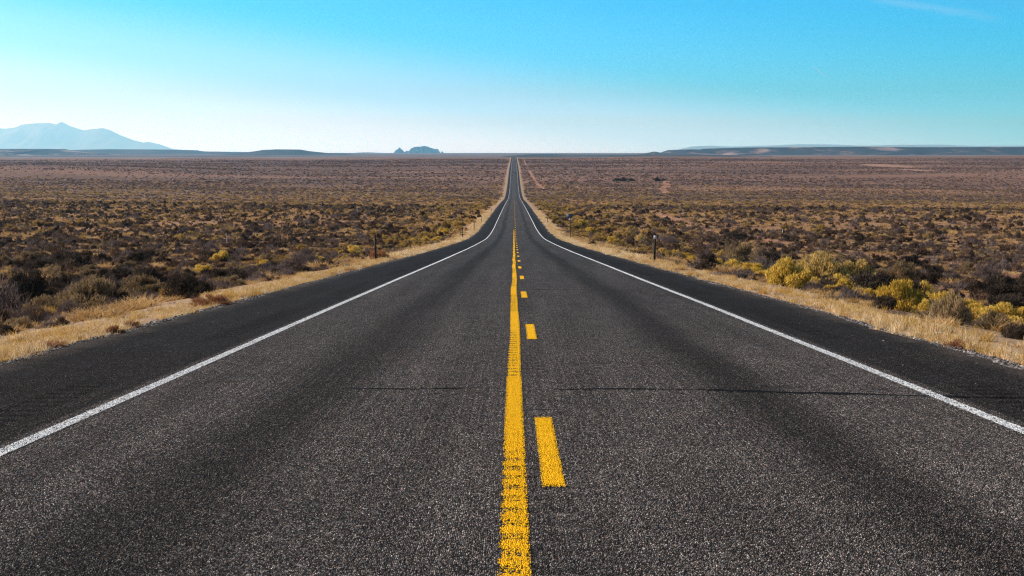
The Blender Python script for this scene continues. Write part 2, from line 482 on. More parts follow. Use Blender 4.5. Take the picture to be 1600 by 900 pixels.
def build_road():
    ys = road_rows()
    cols = np.array([SHOULDER_L, -4.6, -3.6, -1.8, 0, 1.8, 3.6, 4.5, SHOULDER_R])
    X, Y = np.meshgrid(cols, ys)
    X = X.copy()
    near = 1 - sstep(200, 600, ys)
    X[:, 0] += (0.09 * vnoise(ys / 0.45, ys * 0, 21) + 0.13 * vnoise(ys / 3.0, ys * 0, 22)) * near
    X[:, -1] += (0.08 * vnoise(ys / 0.45, ys * 0, 23) + 0.12 * vnoise(ys / 3.0, ys * 0, 24)) * near
    Z = road_z(Y) + np.interp(Y, [0, 400, 4000], [0.0, 0.05, 0.25])
    road = tag(link("road", grid_mesh("road", X, Y, Z, road_material())), kind="structure")
    dice(road)
    white = paint_material("white_line_paint", (0.86, 0.89, 0.90), (0.66, 0.68, 0.68), 0.0)
    yellow = paint_material("yellow_line_paint", (0.95, 0.54, 0.003), (0.72, 0.34, 0.004), 0.03, grooves=True)
    yellow2 = paint_material("yellow_dash_paint", (0.95, 0.54, 0.003), (0.74, 0.36, 0.004), 0.02)
    def strip(name, cx, w, y0, y1, mat, dz=0.005):
        yy = ys[(ys > y0) & (ys < y1)]
        yy = np.concatenate([[y0], yy, [y1]])
        wob = 0.012 * vnoise(yy / 7.0, yy * 0 + cx, 31)
        Xs = np.stack([cx - w/2 + wob, cx + w/2 + wob], 1)
        Ys = np.stack([yy, yy], 1)
        Zs = road_z(Ys) + np.interp(Ys, [0, 400, 4000], [0.0, 0.05, 0.25]) + dz + np.interp(Ys, [0, 300, 4000], [0, 0.02, 0.15])
        me = grid_mesh(name, Xs, Ys, Zs, mat)
        uv = me.uv_layers.new(name="UVMap")
        li = np.empty(len(me.loops), np.int32); me.loops.foreach_get("vertex_index", li)
        U = np.stack([(li % 2).astype(np.float32), ((Ys.ravel()[li] - y0) / (y1 - y0)).astype(np.float32)], 1)
        uv.data.foreach_set("uv", U.ravel())
        o = link(name, me, road)
        if y0 < 40: dice(o)
        return o
    strip("edge_line", -3.6, 0.118, -50, 4200, white)
    strip("edge_line", 3.6, 0.118, -50, 4200, white)
    strip("centre_line", -0.165, 0.15, -50, 236, yellow)
    starts = [-14.3, -3.1, 8.10, 19.05, 30.6, 41.9] + [41.9 + 11.3 * i for i in range(1, 60)]
    for s in starts:
        strip("lane_dash", 0.065, 0.14, s, s + 3.05, yellow2)
    # transverse cracks, sealed dark
    cm, t = material("crack_filler")
    t.out(t.principled(t.mix(t.noise(t.coords(), 30, 3), (0.003, 0.003, 0.003), (0.010, 0.009, 0.009)), 0.95, 0.05))
    def crack(pts, w, seed):
        w = w * 2.5
        px = np.array([q[0] for q in pts]); py = np.array([q[1] for q in pts])
        xs = np.arange(px[0], px[-1], 0.04)
        yc = np.interp(xs, px, py) + 0.06 * vnoise(xs / 0.9, xs * 0, seed + 5) + 0.035 * vnoise(xs / 0.33, xs * 0, seed) + 0.015 * vnoise(xs / 0.09, xs * 0, seed + 1)
        ww = w * (0.55 + 0.45 * vnoise(xs / 0.25, xs * 0, seed + 2)) * np.clip(np.minimum(xs - px[0], px[-1] - xs) / 0.5, 0.05, 1)
        Xs = np.stack([xs, xs]); Ys = np.stack([yc - ww, yc + ww])
        link("crack", grid_mesh("crack", Xs, Ys, road_z(Ys) + 0.0078, cm), road)
    crack([(0.16, 13.15), (1.2, 13.1), (2.4, 12.85), (3.5, 12.65), (4.35, 12.5)], 0.034, 41)
    crack([(-1.95, 13.1), (-1.2, 13.05), (-0.3, 13.2)], 0.016, 51)
    crack([(-0.26, 11.62), (0.0, 11.58), (0.3, 11.64)], 0.012, 61)
    crack([(-0.2, 34.9), (1.2, 34.8), (2.4, 34.5), (3.4, 34.6)], 0.05, 71)
    crack([(-3.9, 44.5), (-2.0, 44.2), (-0.4, 44.4)], 0.05, 81)
    crack([(-0.3, 46.5), (1.5, 46.6), (3.2, 46.3)], 0.035, 91)
    crack([(-2.6, 38.4), (-1.2, 38.6), (-0.3, 38.5)], 0.03, 95)
    crack([(0.4, 15.6), (1.3, 15.65), (2.1, 15.5)], 0.010, 98)
    crack([(-4.6, 30.5), (-3.8, 30.3), (-3.0, 30.4)], 0.025, 99)
build_road()

# ------------------------------------------------------------------ dirt tracks
def track_material():
    m, t = material("red_track_soil")
    v = t.coords()
    n = t.noise(v, 2.5, 6, 0.7); b = t.noise(v, 0.12, 3)
    c = t.mix(t.smooth(n, 0.35, 0.65), (0.21, 0.095, 0.055), (0.38, 0.20, 0.125))
    c = t.mix(t.math('MULTIPLY', t.smooth(b, 0.45, 0.65), 0.6), c, (0.42, 0.26, 0.17))
    t.out(t.principled(c, 0.95, 0.1, t.bump(n, 0.9, 0.2)))
    return m
track_mat = track_material()

def dirt_track(pts, width, step, lift):
    px = np.array([q[0] for q in pts], float); py = np.array([q[1] for q in pts], float)
    s = np.concatenate([[0], np.cumsum(np.hypot(np.diff(px), np.diff(py)))])
    fx, fy = pchip(s, px), pchip(s, py)
    ss = np.arange(0, s[-1], step)
    cx, cy = fx(ss), fy(ss)
    tx, ty = np.gradient(cx), np.gradient(cy)
    ln = np.hypot(tx, ty); nx, ny = ty / ln, -tx / ln
    offs = np.linspace(-1, 1, 9)
    w = width * 0.5 * (1 + 0.30 * vnoise(ss / 9, ss * 0, 77))
    X = cx[:, None] + nx[:, None] * offs * w[:, None]; Y = cy[:, None] + ny[:, None] * offs * w[:, None]
    X[:, 0] += 0.5 * vnoise(ss / 2.2, ss * 0, 78); X[:, -1] += 0.5 * vnoise(ss / 2.2, ss * 0, 79)
    prof = np.array([-0.12, 0.10, -0.02, 0.10, 0.13, 0.10, -0.02, 0.10, -0.12])      # two ruts and low windrows
    Z = ground_z(X, Y) + lift + prof * 0.8
    tag(link("dirt_track", grid_mesh("dirt_track", X, Y, Z, track_mat)), kind="structure")
TRACK = [(29, 70), (33, 95), (41, 138), (43.2, 180), (43.6, 240), (42.8, 345), (42.7, 607), (36, 850), (27, 1120), (22.3, 1282), (18.1, 1695), (19.7, 3174)]
dirt_track(TRACK[:7], 3.6, 0.8, 0.10)
dirt_track([(25.5, 1180), (22.3, 1282), (20, 1480), (18.1, 1695)], 3.4, 6.0, 0.25)
dirt_track([(18.0, 2050), (18.6, 2500), (19.7, 3174)], 2.2, 8.0, 0.25)
dirt_track([(121, 1120), (124, 1180), (136, 1270), (146, 1365), (150, 1400)], 7.0, 5.0, 0.35)
dirt_track([(120, 1150), (200, 1175), (290, 1200), (330, 1222), (390, 1235)], 4.5, 5.0, 0.30)
dirt_track([(-42, 1985), (-22, 1985), (-8, 1985)], 5.0, 3.0, 0.35)
dirt_track([(8, 2010), (18, 2010), (30, 2012)], 5.0, 3.0, 0.35)

# ------------------------------------------------------------------ far land
SKYLINES = {      # name: distance, outline as (x, z) in metres
    'mountain': (70000, [(-38370.0, 251.4), (-34588.2, 563.4), (-31434.6, 937.5), (-28604.1, 1155.5), (-26411.1, 1124.4), (-25153.1, 1248.9), (-24818.6, 1224.0), (-24315.0, 1289.3), (-24060.3, 1413.8), (-23390.8, 1482.2), (-22732.2, 1507.1), (-22390.5, 1413.8), (-22120.5, 1538.2), (-21805.8, 1373.3), (-21309.3, 1208.3), (-21060.6, 1139.8), (-20641.9, 1208.3), (-20107.9, 1258.1), (-19806.4, 1164.7), (-19311.6, 915.5), (-18650.6, 650.6), (-18151.5, 541.4), (-17899.8, 575.7), (-17316.6, 441.6), (-16747.3, 235.7), (-15776.8, 142.0), (-14524.0, 32.7)]),
    'distant_ridge': (75500, [(8014.7, 1.5), (8857.0, 270.8), (9396.6, 375.1), (10376.1, 418.8), (11390.6, 371.7), (13417.4, 422.1), (14835.4, 482.6), (15105.4, 499.4), (16795.0, 479.3), (18418.0, 418.7), (20173.7, 462.4), (22537.9, 472.5), (24195.0, 405.2), (26930.3, 422.0), (30309.5, 371.6), (33696.5, 136.1)]),
    'mesa_left': (9000, [(-4289.1, 1.5), (-4045.8, 25.6), (-3480.7, 28.8), (-3141.7, 30.8), (-2883.5, 30.4), (-2847.5, 21.6), (-2787.2, 13.6), (-2634.2, 3.5), (-2432.8, -10.5), (-2271.6, -22.6)]),
    'plateau': (12500, [(-5059.0, 23.8), (-4162.3, 23.8), (-3898.7, 29.4), (-3713.6, 35.5), (-3483.8, 39.4), (-2985.3, 36.1), (-2811.7, 31.1), (-2750.3, 21.0), (-2554.3, 18.2), (-2257.4, 14.9), (-1809.3, 9.3), (-1361.3, 2.6), (-1137.3, -4.1)]),
    'low_hill': (9500, [(-1971.6, -11.2), (-1830.8, 1.5), (-1715.6, 15.5), (-1652.9, 25.2), (-1559.1, 29.5), (-1434.4, 28.6), (-1372.0, 17.6), (-1268.7, 7.4), (-1162.3, -0.2), (-992.2, -11.2)]),
    'mesa_right': (9000, [(935.2, -10.5), (967.2, 13.5), (1001.8, 24.4), (1075.9, 27.2), (1208.9, 26.8), (1228.9, 33.2), (1426.3, 38.8), (1800.9, 41.2), (2123.1, 43.6), (2364.8, 40.8), (2727.2, 40.8), (3057.4, 42.0), (3109.7, 42.8), (3170.4, 35.2), (3371.8, 31.6), (3854.8, 37.6), (4419.6, 9.5), (4662.2, -10.5)]),
    'cone_hill': (8500, [(692.9, -9.9), (768.9, -0.8), (799.3, 6.4), (833.5, 14.0), (864.0, 8.3), (905.9, 4.5), (978.3, -0.4), (1073.6, -9.9)]),
    'low_rise': (6000, [(-62.0, -11.9), (32.1, -3.8), (72.4, -1.2), (147.6, -0.4), (206.8, -1.7), (368.1, -3.6), (529.3, -2.8), (663.7, -2.5), (851.8, -3.8), (1066.9, -9.2)]),
    'butte': (25000, [(-1926.9, 7.1), (-1888.5, 52.8), (-1839.2, 50.6), (-1791.9, 99.6), (-1726.8, 124.1), (-1646.1, 126.3), (-1567.7, 141.9), (-1502.8, 124.1), (-1447.0, 101.8), (-1377.6, 85.1), (-1335.1, 88.5), (-1299.5, 35.0), (-1277.2, 7.1)]),
    'spire_rock': (25000, [(-2111.8, 7.1), (-2077.8, 50.6), (-2027.1, 85.1), (-2000.1, 113.0), (-1976.8, 85.1), (-1944.5, 59.5), (-1915.6, 23.8), (-1898.9, 7.1)]),
    'small_rock': (25000, [(-1282.8, 7.1), (-1265.9, 29.4), (-1254.6, 46.1), (-1241.3, 29.4), (-1221.2, 7.1)]),
    'far_swell': (30000, [(-3804.7, -11.9), (-3428.1, 8.2), (-3239.7, 24.3), (-3064.9, 29.6), (-2970.8, 25.6), (-2728.9, 14.9), (-1115.9, 12.2), (-175.1, -1.2), (362.6, -18.6)]),
}

def rock_material(name, dark, pale, amount, scale):
    m, t = material(name)
    v = t.coords(1, 0.5, 3.0)
    n = t.noise(v, scale, 6, 0.62)
    n2 = t.noise(v, scale * 5, 5, 0.6)
    c = t.mix(t.smooth(n, 0.50 - amount, 0.66), dark, pale)
    c = t.mix(0.15, c, t.mix(n2, dark, pale))
    t.out(t.principled(c, 0.95, 0.1))
    return m

def landform(name, key, mat, depth, front=1.0, rough=0.0, nx=160, ny=26, base_drop=30.0, power=1.0, flat=0.12):
    dist, pts = SKYLINES[key]
    px = np.array([q[0] for q in pts]); pz = np.array([q[1] for q in pts])
    xs = np.linspace(px[0], px[-1], nx)
    ridge = np.interp(xs, px, pz)
    lo = min(pz[0], pz[-1]) - base_drop
    v = np.linspace(-1, 1, ny)
    X, V = np.meshgrid(xs, v)
    fall = np.clip((1 - np.abs(V)) / (1 - flat), 0, 1) ** power
    H = (ridge[None, :] - lo)
    span = px[-1] - px[0]
    gull = 0.5 + 0.5 * vnoise(X / span * 34, V * 2.2, 5) + 0.25 * vnoise(X / span * 80, V * 5, 6)
    fall2 = np.clip(fall - rough * gull * np.clip((1 - fall) * 4, 0, 1) * fall, 0, 1)
    Z = lo + H * fall2
    Y = dist + V * depth * np.where(V < 0, front, 1.0)
    # keep the outline: points nearer than the crest are scaled in x about the crest only by perspective of real terrain
    o = link(name, grid_mesh(name, X, Y, Z, mat, smooth=False))
    tag(o, kind="structure")
    return o
m_mtn = rock_material("mountain_rock", (0.08, 0.10, 0.12), (0.13, 0.13, 0.13), 0.1, 0.0004)
m_mesa = rock_material("mesa_rock", (0.012, 0.022, 0.026), (0.26, 0.19, 0.17), 0.0, 0.0045)
m_mesa2 = rock_material("mesa_slope", (0.020, 0.028, 0.030), (0.34, 0.27, 0.25), 0.02, 0.007)
m_hill = rock_material("hill_scrub", (0.035, 0.040, 0.040), (0.075, 0.070, 0.068), 0.1, 0.004)
m_butte = rock_material("butte_rock", (0.006, 0.016, 0.022), (0.05, 0.05, 0.05), 0.08, 0.004)
landform("mountain", "mountain", m_mtn, 6500, rough=0.45, nx=620, ny=40, base_drop=100, flat=0.02)
landform("mountain_ridge", "distant_ridge", m_mtn, 1500, rough=0.4, base_drop=60, flat=0.05)
landform("mesa", "mesa_left", m_mesa2, 1500, rough=0.5, nx=220, base_drop=8, power=0.8)
landform("plateau", "plateau", m_hill, 1500, rough=0.3, base_drop=10)
landform("hill", "low_hill", m_hill, 900, rough=0.25, base_drop=4)
landform("mesa", "mesa_right", m_mesa, 1300, rough=0.9, nx=360, ny=40, base_drop=8, power=0.7, flat=0.25)
landform("hill", "cone_hill", m_hill, 300, rough=0.3, base_drop=4)
landform("hill", "low_rise", m_hill, 500, rough=0.2, base_drop=4)
landform("butte", "butte", m_butte, 420, rough=1.2, nx=120, ny=24, base_drop=12, power=0.6, flat=0.03)
landform("butte", "spire_rock", m_butte, 120, rough=0.8, nx=60, base_drop=8, power=0.7, flat=0.05)
landform("butte", "small_rock", m_butte, 40, rough=0.4, nx=30, base_drop=6, flat=0.1)
landform("hill", "far_swell", m_hill, 2500, rough=0.1, base_drop=8)

# ------------------------------------------------------------------ air
HAZE_DENSITY = 4.3e-5
def build_haze():
    m, t = material("desert_haze")
    pv = t.new("ShaderNodeVolumePrincipled")
    pv.inputs["Color"].default_value = (0.22, 0.58, 0.86, 1)
    pv.inputs["Absorption Color"].default_value = (1, 1, 1, 1)
    pv.inputs["Density"].default_value = HAZE_DENSITY
    pv.inputs["Anisotropy"].default_value = 0.5
    t.out(None, pv.outputs[0])
    x0, x1, y0, y1, z0, z1 = -58000, 58000, -3000, 80000, -60, 1900
    vs = [(x, y, z) for z in (z0, z1) for y in (y0, y1) for x in (x0, x1)]
    fs = [(0, 2, 3, 1), (4, 5, 7, 6), (0, 1, 5, 4), (2, 6, 7, 3), (0, 4, 6, 2), (1, 3, 7, 5)]
    tag(link("haze", mesh_polys("haze", vs, fs, m)), kind="stuff")
build_haze()
# ------------------------------------------------------------------ plants
def leaf_material(name, stops, trans=0.3, rough=0.8, per_thing=0.35):
    """colour varies leaf by leaf (and a little plant by plant)"""
    m, t = material(name)
    ge = t.new("ShaderNodeNewGeometry"); oi = t.new("ShaderNodeObjectInfo")
    f = t.math('ADD', t.math('MULTIPLY', ge.outputs["Random Per Island"], 1 - per_thing), t.math('MULTIPLY', oi.outputs["Random"], per_thing))
    c = t.ramp(f, stops)
    d = t.new("ShaderNodeBsdfDiffuse"); t.put(d.inputs[0], c)
    tr = t.new("ShaderNodeBsdfTranslucent"); t.put(tr.inputs[0], c)
    mx = t.new("ShaderNodeMixShader"); mx.inputs[0].default_value = trans
    t.l.new(d.outputs[0], mx.inputs[1]); t.l.new(tr.outputs[0], mx.inputs[2])
    t.out(mx.outputs[0])
    return m
ML = dict(
    dark=leaf_material("greasewood_leaf", [(0, (0.032, 0.024, 0.018)), (0.5, (0.068, 0.050, 0.036)), (0.85, (0.125, 0.090, 0.064)), (1, (0.21, 0.155, 0.115))], 0.2),
    grey=leaf_material("dead_twig", [(0, (0.075, 0.055, 0.050)), (0.5, (0.15, 0.11, 0.095)), (0.85, (0.27, 0.20, 0.17)), (1, (0.42, 0.32, 0.27))], 0.15),
    sage=leaf_material("sage_leaf", [(0, (0.125, 0.088, 0.048)), (0.5, (0.26, 0.180, 0.092)), (0.85, (0.41, 0.29, 0.155)), (1, (0.55, 0.41, 0.24))], 0.3),
    rab=leaf_material("rabbitbrush_leaf", [(0, (0.17, 0.115, 0.024)), (0.5, (0.37, 0.245, 0.040)), (0.85, (0.50, 0.345, 0.07)), (1, (0.62, 0.45, 0.13))], 0.35),
    flower=leaf_material("rabbitbrush_seed_head", [(0, (0.48, 0.31, 0.050)), (0.5, (0.75, 0.50, 0.085)), (0.85, (0.86, 0.62, 0.15)), (1, (0.90, 0.74, 0.34))], 0.35),
    ochre=leaf_material("ochre_seed_head", [(0, (0.44, 0.28, 0.06)), (0.5, (0.62, 0.43, 0.12)), (0.85, (0.74, 0.55, 0.20)), (1, (0.82, 0.66, 0.36))], 0.35),
    stem=leaf_material("shrub_stem", [(0, (0.05, 0.04, 0.032)), (0.6, (0.12, 0.095, 0.075)), (1, (0.26, 0.21, 0.17))], 0.0),
    tus=leaf_material("tussock_blade", [(0, (0.38, 0.22, 0.06)), (0.5, (0.58, 0.36, 0.10)), (0.85, (0.68, 0.47, 0.17)), (1, (0.78, 0.62, 0.34))], 0.35),
    tum=leaf_material("tumbleweed_twig", [(0, (0.17, 0.068, 0.036)), (0.5, (0.34, 0.155, 0.075)), (0.85, (0.48, 0.26, 0.125)), (1, (0.62, 0.42, 0.24))], 0.25),
    straw=leaf_material("straw_blade", [(0, (0.40, 0.25, 0.12)), (0.4, (0.72, 0.52, 0.28)), (0.8, (0.86, 0.69, 0.44)), (1, (0.92, 0.80, 0.58))], 0.35),
    gold=leaf_material("golden_blade", [(0, (0.36, 0.20, 0.045)), (0.5, (0.58, 0.35, 0.09)), (1, (0.74, 0.52, 0.22))], 0.35),
    farscrub=leaf_material("far_plains_scrub", [(0, (0.098, 0.062, 0.048)), (0.5, (0.19, 0.118, 0.088)), (1, (0.34, 0.215, 0.155))], 0.2, per_thing=0.6),
    plain=leaf_material("plains_scrub", [(0, (0.038, 0.025, 0.017)), (0.45, (0.102, 0.064, 0.042)), (0.8, (0.20, 0.126, 0.080)), (1, (0.33, 0.212, 0.135))], 0.15, per_thing=0.6),
    plaingrass=leaf_material("plains_grass", [(0, (0.28, 0.165, 0.068)), (0.5, (0.54, 0.335, 0.135)), (1, (0.74, 0.52, 0.26))], 0.35, per_thing=0.5),
    plainyellow=leaf_material("plains_rabbitbrush", [(0, (0.18, 0.12, 0.035)), (0.5, (0.40, 0.26, 0.075)), (1, (0.64, 0.43, 0.15))], 0.3, per_thing=0.5),
)

def unit(a): return a / np.maximum(np.linalg.norm(a, axis=-1, keepdims=True), 1e-9)

def blades(g, P, D, L, W, tip=0.3, bend=0.0):
    """flat tapered blades; with bend two quads each, else one"""
    n = len(P)
    S = unit(np.cross(D, g.normal(size=(n, 3)))) * (W * 0.5)[:, None]
    if not np.any(bend):
        T = P + D * L[:, None]
        return np.stack([P - S, P + S, T + S * tip, T - S * tip], 1)
    M = P + D * (L * 0.55)[:, None]
    D2 = unit(D + np.stack([g.normal(size=n) * 0.5, g.normal(size=n) * 0.5, -np.abs(g.normal(size=n))], 1) * bend)
    T = M + D2 * (L * 0.45)[:, None]
    return np.concatenate([np.stack([P - S, P + S, M + S * .75, M - S * .75], 1), np.stack([M - S * .75, M + S * .75, T + S * tip, T - S * tip], 1)], 0)

def lobes(g, k, spread=0.68, rad=0.30):
    """lumps of a crown of radius 1 and height 1 standing on z = 0"""
    C, r = [], []
    for i in range(k):
        a = g.uniform(0, 2 * math.pi); u = g.uniform(0, 1)
        el = math.acos(1 - u * 0.92)                       # 0 = up
        q = spread * g.uniform(0.45, 1.18)
        C.append((q * math.sin(el) * math.cos(a), q * math.sin(el) * math.sin(a), max(0.16, 0.70 * g.uniform(0.55, 1.22) * math.cos(el) + 0.08)))
        r.append(rad * g.uniform(0.65, 1.25))
    return np.array(C), np.array(r)

def in_lobes(g, C, r, n, shell=0.0):
    i = g.integers(0, len(C), n)
    d = unit(g.normal(size=(n, 3)))
    q = g.uniform(shell, 1, n) ** (1 / 2.2)
    P = C[i] + d * (r[i] * q)[:, None]
    P[:, 2] = np.abs(P[:, 2]) * np.where(P[:, 2] < 0, 0.4, 1)
    return P, d, i

def shrub_parts(kind, seed, lod):
    """unit shrub (radius 1, height 1) as {part: quads}; lod 0 near, 1 middle, 2 far"""
    g = np.random.default_rng(seed)
    out = {}
    N = {0: 1.0, 1: 0.14, 2: 0.035}[lod]; B = {0: 1.0, 1: 2.3, 2: 4.2}[lod]
    C, r = lobes(g, {0: int(g.integers(26, 38)), 1: 13, 2: 8}[lod], 0.80, 0.215 if lod == 0 else 0.27)
    up = np.array([0, 0, 1.0])
    def leafset(n, L, W, vert, shell=0.0, tip=0.35):
        P, d, i = in_lobes(g, C, r, n, shell)
        D = unit(unit(P + np.array([0, 0, 0.25])) * 0.55 + up * vert + g.normal(size=(n, 3)) * 0.38)
        return blades(g, P, D, g.uniform(0.6, 1.4, n) * L * B, g.uniform(0.7, 1.3, n) * W * B, tip)
    def stems(n, W, over=0.0):
        i = g.integers(0, len(C), n)
        E = C[i] + g.normal(size=(n, 3)) * (r[i] * 0.5)[:, None]
        E = E * (1 + over * g.uniform(0, 1, n))[:, None]
        E[:, 2] = np.maximum(E[:, 2], 0.05)
        P = np.stack([g.normal(size=n) * 0.07, g.normal(size=n) * 0.07, np.full(n, -0.05)], 1)
        Mid = P * 0.5 + E * 0.5 + np.stack([g.normal(size=n) * .05, g.normal(size=n) * .05, -0.04 + g.normal(size=n) * .05], 1)
        S = unit(np.cross(E - P, g.normal(size=(n, 3)))) * W
        return np.concatenate([np.stack([P - S, P + S, Mid + S * .7, Mid - S * .7], 1), np.stack([Mid - S * .7, Mid + S * .7, E + S * .3, E - S * .3], 1)], 0)
    if kind in ('rab', 'ochre'):
        out['foliage'] = leafset(int(4200 * N), 0.13, 0.014, 1.0)
        out['seed_heads'] = leafset(int(6500 * N), 0.085, 0.019, 1.0, shell=0.45, tip=0.7)
        if lod == 0: out['stems'] = stems(260, 0.008)
    elif kind == 'dark':
        out['foliage'] = leafset(int(9000 * N), 0.085, 0.020, 0.45)
        if lod == 0: out['stems'] = stems(300, 0.008, 0.12)
    elif kind == 'sage':
        out['foliage'] = leafset(int(8000 * N), 0.095, 0.020, 0.7)
        if lod == 0: out['stems'] = stems(260, 0.008, 0.1)
    elif kind == 'grey':
        out['foliage'] = leafset(int(4200 * N), 0.13, 0.011, 0.6, tip=0.5)
        if lod == 0: out['stems'] = stems(650, 0.006, 0.35)
    elif kind == 'tum':
        out['foliage'] = leafset(int(3600 * N), 0.16, 0.018, 0.35, tip=0.5)
    elif kind == 'tus':
        n = int(2600 * N)
        a = g.uniform(0, 2 * math.pi, n); q = np.sqrt(g.uniform(0, 1, n))
        P = np.stack([np.cos(a) * q * .55, np.sin(a) * q * .55, np.zeros(n)], 1)
        D = unit(np.stack([np.cos(a) * q * .50 + g.normal(size=n) * .16, np.sin(a) * q * .50 + g.normal(size=n) * .16, np.ones(n) * 1.0], 1))
        out['foliage'] = blades(g, P, D, g.uniform(0.45, 1.05, n), g.uniform(0.7, 1.3, n) * 0.013 * B, 0.25, 0.7)
    return out

PART_MAT = {('rab', 'foliage'): 'rab', ('rab', 'seed_heads'): 'flower', ('ochre', 'foliage'): 'sage', ('ochre', 'seed_heads'): 'ochre', ('dark', 'foliage'): 'dark',
            ('sage', 'foliage'): 'sage', ('grey', 'foliage'): 'grey', ('tum', 'foliage'): 'tum', ('tus', 'foliage'): 'tus'}
KIND_NAME = dict(rab='rabbitbrush', ochre='rabbitbrush', dark='greasewood', sage='sagebrush', grey='twiggy_bush', tum='tumbleweed', tus='grass_tussock')
KIND_CAT = dict(rab='bush', ochre='bush', dark='bush', sage='bush', grey='bush', tum='weed clump', tus='grass tussock')
KIND_GROUP = dict(rab='yellow bushes beside the road', ochre='yellow bushes beside the road', dark='dark bushes on the plain', sage='tan and grey-green bushes', grey='grey twiggy bushes', tum='red weed clumps at the verge', tus='golden grass tussocks')

